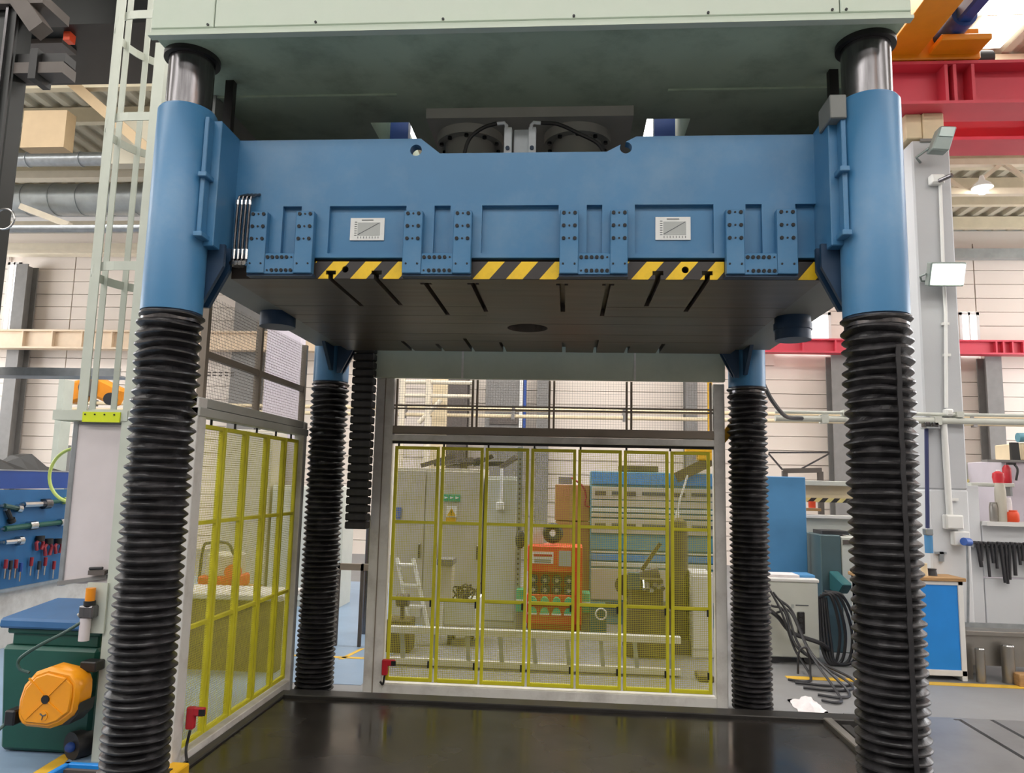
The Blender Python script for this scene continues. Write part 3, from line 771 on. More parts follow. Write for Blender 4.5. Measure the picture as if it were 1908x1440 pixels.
# white board hung below the cage
wbd = thing('whiteboard', (-2.82, 4.26, .95), 'dirty whiteboard in an aluminium frame hanging under the ladder cage', 'whiteboard')
MB().box(-2.93, -2.66, 4.285, 4.30, .965, 1.90).build('board', 'board_white', wbd)
MB().box(-2.955, -2.925, 4.275, 4.305, .95, 1.91).build('frame_strip', 'galv', wbd, bevel=.003)
MB().box(-2.925, -2.66, 4.275, 4.305, 1.893, 1.91).build('frame_strip', 'column_grey', wbd, bevel=.003)
MB().prism([(-2.955, .95), (-2.66, 1.0), (-2.66, 1.02), (-2.955, .975)], 'y', 4.272, 4.31).build('frame_strip', 'column_grey', wbd)
MB().prism([(4.25, 1.02), (4.284, 1.03), (4.284, 1.05), (4.25, 1.045)], 'x', -2.76, -2.66).build('pen_tray', 'column_dark', wbd)
MB().cyl((-2.76, 4.262, 1.055), (-2.68, 4.262, 1.06), .008, n=8).build('pen', 'black', wbd)

# wheelie bin
bi = thing('wheelie_bin', (-2.95, 4.6, 0), 'dark green wheelie bin with a blue lid behind the hose reel', 'bin')
def taper(x0, x1, y0, y1, z0, z1, e0, e1):
    m = MB(); a = (x0 + e0, x1 - e0, y0 + e0, y1 - e0); b = (x0 - e1, x1 + e1, y0 - e1, y1 + e1)
    return m.add([(a[0], a[2], z0), (a[1], a[2], z0), (a[1], a[3], z0), (a[0], a[3], z0), (b[0], b[2], z1), (b[1], b[2], z1), (b[1], b[3], z1), (b[0], b[3], z1)],
                 [(0, 3, 2, 1), (4, 5, 6, 7), (0, 1, 5, 4), (1, 2, 6, 5), (2, 3, 7, 6), (3, 0, 4, 7)])
taper(-3.27, -2.68, 4.29, 4.82, .012, .60, .03, .0).build('body', 'bin_green', bi, bevel=.02)
taper(-3.235, -2.70, 4.325, 4.80, .595, .70, .0, .0).build('upper_body', 'bin_green', bi, bevel=.01)
MB().box(-3.255, -2.68, 4.305, 4.82, .665, .70).build('rim', 'bin_green', bi, bevel=.008)
MB().prism([(4.27, .70), (4.84, .715), (4.86, .785), (4.76, .80), (4.28, .755)], 'x', -3.29, -2.665).build('lid', 'bin_lid', bi, bevel=.012)
MB().cyl((-2.80, 4.31, .075), (-2.70, 4.31, .075), .075, n=24).rot(math.radians(65), 'Z', (-2.75, 4.31, .075)).build('wheel', 'rubber_clean', bi, smooth=True)
MB().ball((-2.765, 4.245, .075), .028).build('hub_cap', 'blue_navy', bi, smooth=True)
# hose reel
rx, ry, rz = -2.80, 4.10, .385
re = thing('hose_reel', (rx, ry, rz - .19), 'orange enclosed hose reel mounted at the foot of the ladder', 'hose reel')
def ngon(r, pts): return [(rx + r * a, rz + r * b) for a, b in pts]
shape = [(-.98, -.62), (-.78, -.88), (.12, -.92), (.5, -.78), (.95, -.42), (1.0, .1), (.98, .55), (.72, .82), (-.05, .95), (-.5, .78), (-.86, .35), (-.98, -.1)]
MB().prism(ngon(.172, shape), 'y', ry - .04, ry + .1).build('case', 'reel', re, bevel=.018, smooth=True)
MB().prism(ngon(.142, shape), 'y', ry - .052, ry - .038).build('cover', 'reel', re, bevel=.01, smooth=True)
for p, q in (((-.62, .62), (-.08, .12)), ((.08, .12), (.62, .68)), ((-.6, -.62), (-.08, -.1)), ((.1, -.08), (.6, -.45))):
    MB().bar((rx + .17 * p[0], ry - .053, rz + .17 * p[1]), (rx + .17 * q[0], ry - .053, rz + .17 * q[1]), .008, .008).build('cover_rib', 'reel', re)
MB().cyl((rx, ry - .06, rz), (rx, ry - .05, rz), .022, n=16).build('hub', 'black', re, smooth=True)
MB().cyl((rx - .005, ry - .056, rz - .085), (rx - .005, ry - .05, rz - .085), .026, n=20).build('badge', 'reel', re, smooth=True)
bg = MB()
for k in range(3):
    t = 2 * PI * k / 3 + .4; bg.bar((rx - .005, ry - .058, rz - .085), (rx - .005 + .02 * math.cos(t), ry - .058, rz - .085 + .02 * math.sin(t)), .003, .006)
bg.build('badge_mark', 'ink', re)
MB().prism([(rx - .235, rz - .15), (rx - .175, rz - .15), (rx - .175, rz - .07), (rx - .235, rz - .07)], 'y', ry - .045, ry + .05).build('hose_guide', 'black', re, bevel=.008)
MB().box(rx + .1, LX + .0, ry + .06, ry + .15, rz + .12, rz + .175).build('wall_bracket', 'black', re, bevel=.006)
MB().prism(ngon(.17, [(.3, -.86), (.7, -.8), (1.0, -.45), (1.04, -.1), (.8, -.5)]), 'y', ry - .02, ry + .11).build('side_guard', 'black', re)
MB().tube(curve([(rx - .22, ry - .0, rz - .12), (rx - .27, ry - .08, rz - .2), (rx - .33, ry - .2, rz - .30), (rx - .36, ry - .3, rz - .34)], 6), .009, 8).build('reel_hose', 'hose_dark', re, smooth=True)
MB().tube(curve([(-2.72, 4.19, .775), (-2.80, 4.15, .715), (-2.93, 4.12, .64), (-3.02, 4.11, .57), (-3.01, 4.11, .52), (-2.96, 4.12, .50)], 8), .009, 8).build('supply_hose', 'hose_dark', re, smooth=True)
# compressed-air regulator
ar = thing('air_regulator', (-2.70, 4.2, .66), 'compressed air regulator with an orange knob on the ladder above the reel', 'regulator')
MB().box(-2.745, LX - .02, 4.235, 4.25, .70, .98).build('back_plate', 'ladder', ar)
MB().cyl((-2.70, 4.2, .885), (-2.70, 4.2, .955), .026, n=20).build('knob', 'orange', ar, smooth=True)
MB().box(-2.745, -2.66, 4.17, 4.235, .79, .86).build('body', 'steel_dark', ar, bevel=.008)
MB().cyl((-2.70, 4.2, .86), (-2.70, 4.2, .885), .032, n=16).build('collar', 'black', ar, smooth=True)
MB().cyl((-2.715, 4.2, .665), (-2.715, 4.2, .79), .029, n=20).build('bowl', 'board_white', ar, smooth=True)
MB().cyl((-2.75, 4.19, .80), (-2.715, 4.2, .83), .016, n=12).build('coupling', 'stainless', ar, smooth=True)
# floor bits at lower left
MB().prism([(-2.83, 3.981), (-2.695, 4.0), (-2.81, 4.342), (-2.86, 4.335)], 'z', .0031, .005).build('floor_tape', 'line_yellow', label='yellow floor tape in front of the green bin', cat='tape')
cr = thing('blue_crate', (-2.47, 3.9, 0), 'blue slatted step crate at the bottom left edge of the picture', 'crate')
x0, x1, y1 = -2.567, -2.274, 3.928
MB().box(x0, x1, y1 - .03, y1, .0, .12).box(x0, x0 + .03, y1 - .5, y1, 0, .12).box(x1 - .03, x1, y1 - .5, y1, 0, .12).build('rim', 'blue_bright', cr, bevel=.004)
for k in range(6): MB().box(x0 + .03, x1 - .03, y1 - .07 - k * .07, y1 - .045 - k * .07, .06, .105).build('slat', 'column_dark', cr)
ws = thing('wheel_stop', (-2.02, 3.9, 0), 'yellow wedge at the bottom left corner of the bed', 'wedge')
MB().prism([(4.052, 0), (4.052, .10), (4.052 - .2, .10), (4.052 - .28, 0)], 'x', -2.07, -2.04 + .07).build('block', 'amber', ws, bevel=.006)
MB().box(-2.03, -2.01, 4.052 - .14, 4.052 - .1, .1, .104).build('mark', 'black', ws)

# ------------------------------------------------------------------ tool board (runs away from the viewer)
TX = -5.1
t0, t1 = 6.2, 8.6
zb0, zt0, zt1 = 0.546, 1.438, 1.611
tb = thing('tool_board', (TX - .1, 7.4, 0), 'blue tool wall full of hanging tools at the left edge', 'tool board')
MB().box(TX - .03, TX, t0, t1, zb0, zt0).build('panel', 'blue_tool', tb)
MB().box(TX - .05, TX - .005, t0, t1, zt0 + .01, zt1).build('header_panel', 'blue_navy', tb)
MB().box(TX - .03, TX + .02, t0, t1, zb0 - .03, zb0).build('edge_strip', 'galv', tb)
MB().box(TX - .35, TX - .02, t0, t1, 0, zb0 - .03).build('base_cabinet', 'fence_white', tb, bevel=.005)
MB().box(TX - .05, TX + .0, t0, t1, zt1, zt1 + .012).build('top_edge', 'galv', tb)
def tool(pts, r, mat, label, grip=None):
    t = thing('hand_tool', (TX + .02, pts[0][0], pts[0][1]), label, 'tool', 'tools on the blue board')
    P = [(TX + .03, a, b) for a, b in pts]
    MB().tube(P, r, 8).build('shaft', mat, t, smooth=True)
    d = Vector(P[-1]) - Vector(P[0]); e = Vector(P[-1])
    MB().cyl(e - d * .25, e, r * 1.7, n=10).build('head', grip or 'chrome', t, smooth=True)
    MB().box(TX, TX + .03, P[0][1] - .01, P[0][1] + .01, P[0][2] - .01, P[0][2] + .01).build('hook', 'galv', t)
tool([(6.743, 1.3), (7.093, 1.301)], .03, 'chrome', 'chrome air tool on the top row of the tool board', 'steel_dark')
tool([(6.501, 1.297), (6.707, 1.261)], .022, 'hose_dark', 'dark angled tool left of the chrome air tool', 'chrome')
tool([(7.106, 1.317), (7.375, 1.327)], .02, 'bin_green', 'green tool at the top right of the tool board', 'hose_green')
tool([(6.538, 1.089), (6.928, 1.102)], .026, 'bin_green', 'green torque wrench on the middle row of the tool board', 'chrome')
tool([(6.943, 1.102), (7.375, 1.111)], .024, 'bin_green', 'second green torque wrench with chrome end on the middle row', 'chrome')
tool([(6.55, 0.969), (6.764, 0.968)], .026, 'chrome', 'short chrome tool at the left of the tool board', 'chrome')
tool([(6.546, 1.257), (6.622, 1.147)], .02, 'black', 'black bent tool under the top row', 'black')
rt = [((7.018, 0.996), (7.038, 0.862)), ((7.144, 0.961), (7.168, 0.799)), ((7.294, 0.951), (7.315, 0.807))]
for (p, q), lb in zip(rt, ('first red handled pliers of the three on the tool board', 'middle red handled pliers of the three on the tool board', 'last red handled pliers of the three on the tool board')):
    t = thing('pliers', (TX + .02, p[0], q[1]), lb, 'pliers', 'red pliers on the tool board')
    MB().cyl((TX + .03, p[0], p[1]), (TX + .03, p[0], p[1] - .05), .04, n=10).build('jaw', 'black', t, smooth=True)
    for s in (-1, 1): MB().tube([(TX + .03, p[0] + s * .02, p[1] - .045), (TX + .03, p[0] + s * .05, (p[1] + q[1]) / 2), (TX + .03, p[0] + s * .03, q[1])], .016, 8).build('handle', 'red_tool', t, smooth=True)
for k, (ya, zt_) in enumerate([(6.599, 0.812), (6.661, 0.797), (6.727, 0.8), (6.794, 0.764), (6.93, 0.801), (7.039, 0.755), (7.125, 0.782), (7.255, 0.734)]):
    t = thing('screwdriver', (TX + .02, ya, zt_ - .16), ORD[k] + ' screwdriver from the left in the bottom row of the tool board', 'screwdriver', 'screwdrivers in the bottom row of the tool board')
    MB().cyl((TX + .03, ya, zt_ - .08), (TX + .03, ya, zt_), .016, n=10).build('handle', ['red_tool', 'cable', 'red_tool', 'blue_navy', 'red_tool', 'cable', 'red_tool', 'red_tool'][k], t, smooth=True)
    MB().cyl((TX + .03, ya, zt_ - .17), (TX + .03, ya, zt_ - .08), .008, n=8).build('blade', 'chrome', t, smooth=True)
# black sheeting heaped on the tool board
rn = random.Random(11); m = MB(); nx, ny = 9, 5
for i in range(nx):
    for j in range(ny):
        e = min(i, nx - 1 - i, j, ny - 1 - j)
        m.v.append(Vector((TX - .4 + j * .1, 6.0 + i * .16, zt1 + .012 + (0 if e == 0 else rn.uniform(.03, .16)))))
for i in range(nx - 1):
    for j in range(ny - 1): m.f.append((i * ny + j, i * ny + j + 1, (i + 1) * ny + j + 1, (i + 1) * ny + j))
m.f.append(tuple([i * ny for i in range(nx)] + [(nx - 1) * ny + j for j in range(1, ny)] + [i * ny + ny - 1 for i in range(nx - 2, -1, -1)] + [j for j in range(ny - 2, 0, -1)]))
m.build('black_sheeting', 'black', label='crumpled black sheeting heaped on top of the tool wall', cat='sheeting')
# yellow-green hose loop hanging at the tool board
MB().tube(arc((-4.291, 6.3, 1.586), .235, 78, 282, 24), .014, 10).tube([(-4.296, 6.3, 1.825), (-4.267, 6.3, 1.83)], .014, 10).build('hose_loop', 'hose_green', smooth=True, label='yellow green air hose loop hanging beside the whiteboard', cat='hose')
# perforated cable tray
ct = thing('cable_tray', (-4, 5.4, 2.0), 'grey perforated cable tray passing behind the ladder cage', 'cable tray')
za, zb = 2.337, 2.399
MB().box(-4.6, -3.4, 5.4, 5.41, za, zb).box(-4.6, -3.4, 5.41, 5.6, za, za + .01).build('tray', 'galv', ct)
sm = MB().box(-.014, .014, -.001, .001, -.005, .005).mesh('slot', 'column_dark', (0, 0, 0))
for k in range(18):
    for dz in (.018, .04): inst('slot', sm, (-3.30 + k * .046, 5.398, za + dz), ct)

# ------------------------------------------------------------------ dark machine at the left edge
dm = thing('dark_machine', (-4.2, 5.1, 0), 'black steel machine column with overhead arm at the left edge', 'machine')
MB().box(-4.5, -4.27, 4.97, 5.2, 0, 6.6).build('column', 'machine_black', dm, bevel=.01)
MB().box(-4.27, -4.16, 4.94, 5.1, 0, 6.6).build('guide_rail', 'machine_black', dm, bevel=.012)
MB().box(-4.25, -4.23, 4.92, 4.94, 0, 6.6).build('rail_strip', 'steel_dark', dm)
MB().box(-4.18, -4.165, 4.925, 4.94, 0, 6.6).build('rail_strip', 'black', dm)
MB().box(-4.75, -4.3, 4.88, 5.0, 3.795, 4.083).build('control_box', 'pink_wall', dm, bevel=.01)
MB().box(-4.36, -4.31, 4.86, 4.88, 3.967, 4.008).build('button', 'red', dm)
MB().tube(arc((-4.015, 4.85, 3.38), .075, 0, 360, 24)[:-1], .008, 8, closed=True).build('hand_wheel', 'steel', dm, smooth=True)
MB().box(-4.16, -3.786, 4.98, 5.1, 4.648, 4.717).build('arm', 'black', dm)
MB().box(-4.16, -3.777, 4.95, 5.1, 4.545, 4.631).build('arm', 'column_dark', dm)
MB().box(-4.027, -3.968, 4.93, 5.1, 4.491, 4.729).build('bracket', 'black', dm)
MB().box(-5.0, -3.951, 4.9, 5.2, 5.073, 5.153).build('top_arm', 'column_dark', dm)
MB().bar((-4.202, 4.95, 5.17), (-3.972, 4.95, 4.875), .12, .12).build('strut', 'column_dark', dm)
MB().box(-6.2, -3.0, 5.9, 6.9, 5.565, 6.75).build('canopy', 'machine_black', dm)
MB().box(-6.2, -4.685, 6.1, 6.3, 5.519, 5.855).build('back_panel', 'column_dark', dm)
MB().box(-4.603, -4.541, 6.0, 6.08, 5.484, 5.758).build('orange_strip', 'orange_red', dm)
# orange robot far behind the cage
ro = thing('robot_arm', (-6.962, 10.5, 0), 'orange industrial robot arm seen through the ladder cage', 'robot')
MB().cyl((-7.169, 10.5, 0), (-7.169, 10.5, 2.0), .2, n=20).build('pedestal', 'column_grey', ro, smooth=True)
MB().bar((-7.181, 10.5, 2.638), (-7.266, 10.5, 2.941), .24, .24).build('lower_arm', 'orange', ro, bevel=.04)
MB().bar((-7.016, 10.4, 2.93), (-6.501, 10.4, 2.7), .24, .28).build('upper_arm', 'orange', ro, bevel=.04)
MB().cyl((-6.889, 10.2, 2.827), (-7.092, 10.6, 2.863), .12, n=16).build('joint', 'column_dark', ro, smooth=True)
MB().cyl((-6.536, 10.2, 2.669), (-6.728, 10.6, 2.701), .09, n=16).build('wrist', 'cable', ro, smooth=True)
MB().box(-6.827, -6.744, 9.5, 9.7, 0, 2.85).build('upright_post', 'ladder', label='pale upright post left of the orange robot', cat='post')

# ================================================================== workshop behind the back fence
def cabinet(name, x0, x1, y0, d, zt, mat, label, seams=(), cat='cabinet', handles=True, doormat=None):
    c = thing(name, ((x0 + x1) / 2, y0 + d / 2, 0), label, cat)
    MB().box(x0, x1, y0 + .02, y0 + d, 0, zt).build('body', mat, c, bevel=.006)
    xs = [x0] + list(seams) + [x1]
    for a, b in zip(xs[:-1], xs[1:]):
        dr = MB().box(a + .006, b - .006, y0, y0 + .02, .08, zt - .03).build('door', doormat or mat, c, bevel=.004)
        if handles: MB().box(b - .06, b - .035, y0 - .025, y0, zt * .42, zt * .42 + .16).build('handle', 'steel_dark', dr, bevel=.004)
    return c
CY = 8.6
cabinet('grey_cabinet', -2.008, -0.96, CY, .6, 1.756, 'cab_grey', 'tall grey control cabinet with safety signs behind the back fence', [-1.624, -1.438])
cabinet('white_cabinet', -0.929, -0.57, CY, .5, 1.676, 'cab_light', 'narrow pale cabinet right of the grey control cabinet', [], handles=False)
MB().box(-1.957, -1.895, 8.575, 8.595, 1.169, 1.302).build('wall_sign', 'blue_sign', label='small blue mandatory sign on the grey cabinet', cat='sign')
gs = thing('exit_sign', (-1.313, 8.58, 1.39), 'green and white arrow sign on the grey cabinet', 'sign')
MB().box(-1.412, -1.221, 8.58, 8.595, 1.384, 1.463).build('plate', 'green_sign', gs)
for u in range(3):
    x = -1.412 + (.5 + u) * (-1.221 - -1.412) / 3; z = 1.426
    MB().prism([(x - .02, z - .015), (x + .02, z), (x - .02, z + .015)], 'y', 8.574, 8.58).build('arrow', 'white_plastic', gs)
wsn = thing('warning_sign', (-1.314, 8.58, 1.155), 'white and yellow warning triangle sign on the grey cabinet', 'sign')
MB().box(-1.375, -1.252, 8.58, 8.595, 1.209, 1.33).build('plate', 'white_plastic', wsn)
MB().box(-1.375, -1.265, 8.58, 8.595, 1.155, 1.203).build('caption', 'amber', wsn)
x, z, q = -1.314, 1.221, .05
MB().prism([(x - q, z), (x + q, z), (x, z + q * 1.75)], 'y', 8.572, 8.58).build('triangle', 'amber', wsn)
MB().box(x - .006, x + .006, 8.568, 8.572, z + .03, z + .062).box(x - .006, x + .006, 8.568, 8.572, z + .012, z + .022).build('mark', 'black', wsn)
sk = thing('socket_box', (-0.758, 8.56, 1.302), 'white socket box with conduit on the pale cabinet', 'socket')
MB().box(-0.801, -0.716, 8.53, 8.603, 1.302, 1.392).build('box', 'white_plastic', sk, bevel=.008)
MB().cyl((-0.752, 8.57, 1.392), (-0.752, 8.57, 1.773), .018, n=10).build('conduit', 'white_plastic', sk, smooth=True)
pp = thing('strut_post', (-0.534, 8.5, 0), 'slotted grey strut post beside the pale cabinet', 'post')
MB().box(-0.564, -0.504, 8.48, 8.52, 0, 2.018).build('channel', 'galv', pp)
sm2 = MB().box(-.01, .01, -.002, .002, -.012, .012).mesh('slot', 'column_dark', (0, 0, 0))
for k in range(26): inst('slot', sm2, (-0.534, 8.478, .5 + k * .055), pp)
MB().ball((-0.514, 8.42, 0.992), .07, sq=(.8, .6, 1.5)).build('hanging_bag', 'cable', smooth=True, label='dark bag hanging on the slotted post', cat='bag')
# clutter on top of the cabinet
rn = random.Random(5)
for k in range(7):
    x = -1.75 + k * .16; zt = 1.756
    a = MB().bar((x, 8.9 + rn.uniform(-.15, .1), zt + .03 + .02 * (k % 3)), (x + rn.uniform(.15, .5), 8.9 + rn.uniform(-.15, .1), zt + .06 + .11 * rn.random()), .05, .05)
    a.build('stored_bar', ['column_dark', 'steel_dark', 'cable'][k % 3], label=ORD[k] + ' dark metal bar from the left on top of the grey cabinet', cat='bar', group='bars on the grey cabinet')
# red tool holder cabinet
OY = 8.3
oc = thing('tool_cabinet', (-0.115, OY + .2, 0), 'orange red tool holder cabinet with rows of round sockets', 'tool cabinet')
xa, xb = -0.422, 0.172
zt, zm, zl, zf = 0.936, 0.663, 0.426, 0.119
MB().box(xa, xb, OY + .12, OY + .45, max(.0, zf - .08), zt).build('body', 'orange_red', oc, bevel=.006)
MB().box(xa, xb, OY, OY + .12, zm, zt).build('head_panel', 'orange_red', oc, bevel=.006)
MB().box(xa, xb, OY, OY + .12, zf, zl).build('lower_panel', 'orange_red', oc, bevel=.006)
MB().box(xb - .08, xb, OY, OY + .12, zl, zm).build('side_cheek', 'orange_red', oc)
lbp = MB().box(-0.37, -0.143, OY - .008, OY, 0.749, 0.875).build('label_plate', 'white_plastic', oc)
MB().box(-0.358, -0.155, OY - .011, OY - .008, 0.823, 0.852).build('label_header', 'red', lbp)
for v in (0, 1): MB().box(-0.347, -0.167, OY - .011, OY - .008, 0.783 - v * .02, 0.795 - v * .02).build('label_line', 'ink', lbp)
MB().box(-0.085, 0.048, OY - .012, OY, 0.728, 0.893).build('data_plate', 'plaque_grey', oc)
x4 = [xa + (xb - .08 - xa) * (k + .5) / 4 for k in range(4)]
for zz in (0.573, 0.471):
    for x in x4:
        s_ = MB().cyl((x, OY + .02, zz), (x, OY + .12, zz), .052, n=18).build('socket', 'cable', oc, smooth=True)
        MB().cyl((x, OY + .012, zz), (x, OY + .02, zz), .022, n=12).build('bore', 'steel', s_, smooth=True)
for zz in (0.353, 0.242):
    for x in x4:
        pts = [(x + .046 * math.cos(PI * k / 8), zz - .005 + .058 * math.sin(PI * k / 8)) for k in range(9)]
        c_ = MB().prism(pts, 'y', OY - .06, OY).build('cup', 'green_sign', oc)
        MB().box(x - .05, x + .05, OY - .062, OY, zz - .02, zz - .006).build('lip', 'white_plastic', c_)
for (ua, ub, va, vb), lb in (((-0.538, -0.451, 0.226, 0.463), 'green bin left of the orange red tool cabinet'), ((0.169, 0.256, 0.239, 0.447), 'green bin right of the orange red tool cabinet')):
    t = thing('green_bin', ((ua + ub) / 2, 8.45, va), lb, 'bin', 'green bins beside the tool cabinet')
    MB().box(ua, ub, 8.35, 8.55, va, vb).build('box', 'green_sign', t, bevel=.006)
    MB().box(ua - .004, ub + .004, 8.345, 8.555, (va + vb) / 2 - .012, (va + vb) / 2 + .012).build('rim', 'white_plastic', t)
    MB().box(ua, ub, 8.37, 8.55, 0, va).build('stand', 'column_grey', t)
# hose coil on the cabinet
MB().tube(arc((-0.156, 8.45, 1.069), .075, 0, 360, 28)[:-1], .04, 10, closed=True).build('hose_coil', 'cable', smooth=True, label='dark coiled hose above the orange red tool cabinet', cat='hose coil')
MB().box(-0.408, -0.265, 8.55, 8.6, 0.931, 1.131).build('note_board', 'white_paint', label='white note board left of the hose coil', cat='board')
# cardboard boxes
for (a, b, c, d, y0), lb in (((-0.15, 0.268, 1.169, 1.603, 9.3), 'upper brown cardboard box behind the orange red cabinet'), ((-0.143, 0.272, 0, 1.156, 9.3), 'tall lower brown cardboard box behind the orange red cabinet')):
    t = thing('cardboard_box', ((a + b) / 2, y0 + .2, c), lb, 'box', 'cardboard boxes')
    MB().box(a, b, y0, y0 + .4, c, d).build('carton', 'cardboard', t, bevel=.006)
    MB().box((a + b) / 2 - .03, (a + b) / 2 + .03, y0 - .003, y0, c + .002, d - .002).build('packing_tape', 'wood', t)
MB().box(-0.11, 0.055, 9.4, 9.6, 1.608, 1.7).build('junction_case', 'column_grey', bevel=.006, label='small grey case on the cardboard boxes', cat='case')
MB().tube(curve([(0.047, 9.25, 1.688), (0.178, 9.2, 1.594), (0.224, 9.2, 1.466), (0.213, 9.2, 1.37), (0.29, 9.2, 1.333)], 8), .012, 8).build('cable', 'red_tool', smooth=True, label='reddish cable running from the grey case to the blue rack', cat='cable')
# blue equipment rack
RY = 9.1
rk = thing('equipment_rack', (1.033, RY + .3, 0), 'long blue rack of grey instrument panels behind the back fence', 'rack')
xa, xb = 0.278, 1.829
MB().box(xa, xb, RY + .02, RY + .6, 0, 1.772).build('body', 'panel_teal', rk, bevel=.006)
rows = [(1.62, 1.76, 'blue_panel'), (1.443, 1.588, 'cab_grey'), (1.355, 1.431, 'cab_grey'), (1.292, 1.336, 'cab_light'), (1.23, 1.274, 'cab_grey'), (1.042, 1.211, 'cab_grey'),
        (0.856, 1.005, 'panel_teal'), (0.813, 0.837, 'cab_light'), (0.726, 0.8, 'blue_panel'), (0.658, 0.708, 'cab_light'), (0.279, 0.634, 'cab_grey'), (.1, 0.254, 'teal')]
xm = [xa + .01, 0.643, 1.222, xb - .01]
for i, (z0, z1, mt) in enumerate(rows):
    for a, b in zip(xm[:-1], xm[1:]):
        pnl = MB().box(a + .004, b - .004, RY, RY + .02, z0, z1).build('panel', mt, rk, bevel=.003)
        if i in (1, 5):
            MB().box(a + .04, a + .17, RY - .006, RY, z1 - .10, z1 - .05).build('display', 'column_dark', pnl)
            MB().box(a + .24, b - .04, RY - .006, RY, z1 - .09, z1 - .05).build('button_row', 'ink', pnl)
MB().box(0.629, 1.097, 9.25, 9.6, 1.777, 1.854).build('roof_box', 'olive', bevel=.01, label='olive box on the top of the blue rack', cat='box')
pr = thing('round_gauge', (0.37, 8.2, 0.192), 'round white dial on a teal box in front of the blue rack', 'gauge')
MB().box(0.258, 0.427, 8.2, 8.45, 0, 0.345).build('housing', 'teal_green', pr, bevel=.008)
MB().tube(arc((0.37, 8.19, 0.26), .055, 0, 360, 24)[:-1], .009, 8, closed=True).build('dial_ring', 'white_plastic', pr, smooth=True)
# rusty olive machine with lever
om = thing('bench_machine', (0.774, 7.6, 0), 'olive brown machine with a slanted lever behind the right fence panels', 'machine')
MB().box(0.57, 1.002, 7.4, 7.9, 0, 0.457).build('base', 'olive', om, bevel=.02)
MB().box(0.605, 0.927, 7.45, 7.85, 0.457, 0.735).build('bed', 'olive', om, bevel=.02)
MB().cyl((0.569, 7.5, 0.653), (0.599, 7.9, 0.602), .1, n=20).build('motor', 'olive', om, smooth=True)
MB().cyl((0.702, 7.55, 0.712), (0.898, 7.55, 0.759), .075, n=18).build('spindle', 'column_dark', om, smooth=True)
MB().bar((0.728, 7.5, 0.8), (0.903, 7.5, 1.06), .035, .035).build('lever', 'olive', om)
MB().box(0.588, 0.7, 7.4, 7.46, 0.625, 0.786).build('control_box', 'teal', om, bevel=.006)
rn = random.Random(8)
for k in range(6):
    x = 0.738 + k * .035; MB().cyl((x, 7.38, 0.621 + rn.uniform(0, .06)), (x, 7.46, 0.621 + rn.uniform(0, .08)), .022, n=12).build('hand_knob', ['steel', 'column_dark'][k % 2], om, smooth=True)
tk = thing('steel_tank', (1.101, 7.7, 0), 'tall olive green cylinder tank behind the right fence panel', 'tank')
MB().lathe((1.101, 7.75, 0), [(.1, .12), (.105, .14), (.105, 1.198), (.09, 1.266), (.04, 1.297)], 28).build('shell', 'olive', tk, smooth=True)
MB().cyl((1.104, 7.75, 1.287), (1.104, 7.75, 1.355), .02, n=10).build('valve', 'white_plastic', tk, smooth=True)
MB().tube(curve([(1.104, 7.75, 1.355), (1.126, 7.7, 1.486), (1.168, 7.7, 1.619), (1.201, 7.7, 1.725)], 6), .01, 8).build('hose', 'white_plastic', tk, smooth=True)
MB().box(1.005, 1.194, 7.6, 7.9, 0, .13).build('foot', 'column_dark', tk)
cabinet('white_box', 1.205, 1.407, 7.5, .4, 0.788, 'white_paint', 'small white cabinet behind the last fence panel', [], handles=False)
MB().box(1.108, 1.237, 6.6, 6.8, 0, .05).build('floor_block', 'olive', bevel=.006, label='low olive block on the floor behind the last fence panel', cat='block')
# trolley with gear at the left
tr = thing('tool_trolley', (-1.097, 7.8, 0), 'small grey trolley loaded with gear behind the second fence panel', 'trolley')
xa, xb = -1.211, -0.895
zA = 0.43
MB().box(xa, xb, 7.6, 8.0, .2, zA).build('drawer_unit', 'cab_light', tr, bevel=.006)
MB().box(xb, xb + .03, 7.58, 8.0, .1, zA + .02).build('frame_post', 'white_plastic', tr)
MB().box(xa - .03, xa, 7.58, 8.0, .1, zA + .02).build('frame_post', 'white_plastic', tr)
for sx in (xa + .06, xb - .06):
    for sy in (7.66, 7.94): MB().cyl((sx - .015, sy, .055), (sx + .015, sy, .055), .055, n=16).build('castor', 'cable', tr, smooth=True)
MB().box(-1.282, -1.145, 7.65, 7.85, zA, 0.77).build('upright_case', 'cab_grey', tr, bevel=.006)
MB().box(-1.301, -1.137, 7.62, 7.88, 0.77, 0.834).build('case_top', 'column_grey', tr, bevel=.006)
rn = random.Random(21)
for k in range(9):
    x = -1.116 + rn.uniform(0, .2); 
    MB().tube(curve([(x, 7.7 + rn.uniform(0, .2), zA), (x + rn.uniform(-.1, .1), 7.75, zA + rn.uniform(.05, .18)), (x + rn.uniform(-.12, .12), 7.75, zA + rn.uniform(.0, .12)), (x + rn.uniform(.0, .12), 7.7, zA - rn.uniform(-.02, .15))], 5), .009, 6).build('loose_cable', ['cable', 'olive', 'column_dark'][k % 3], tr, smooth=True)
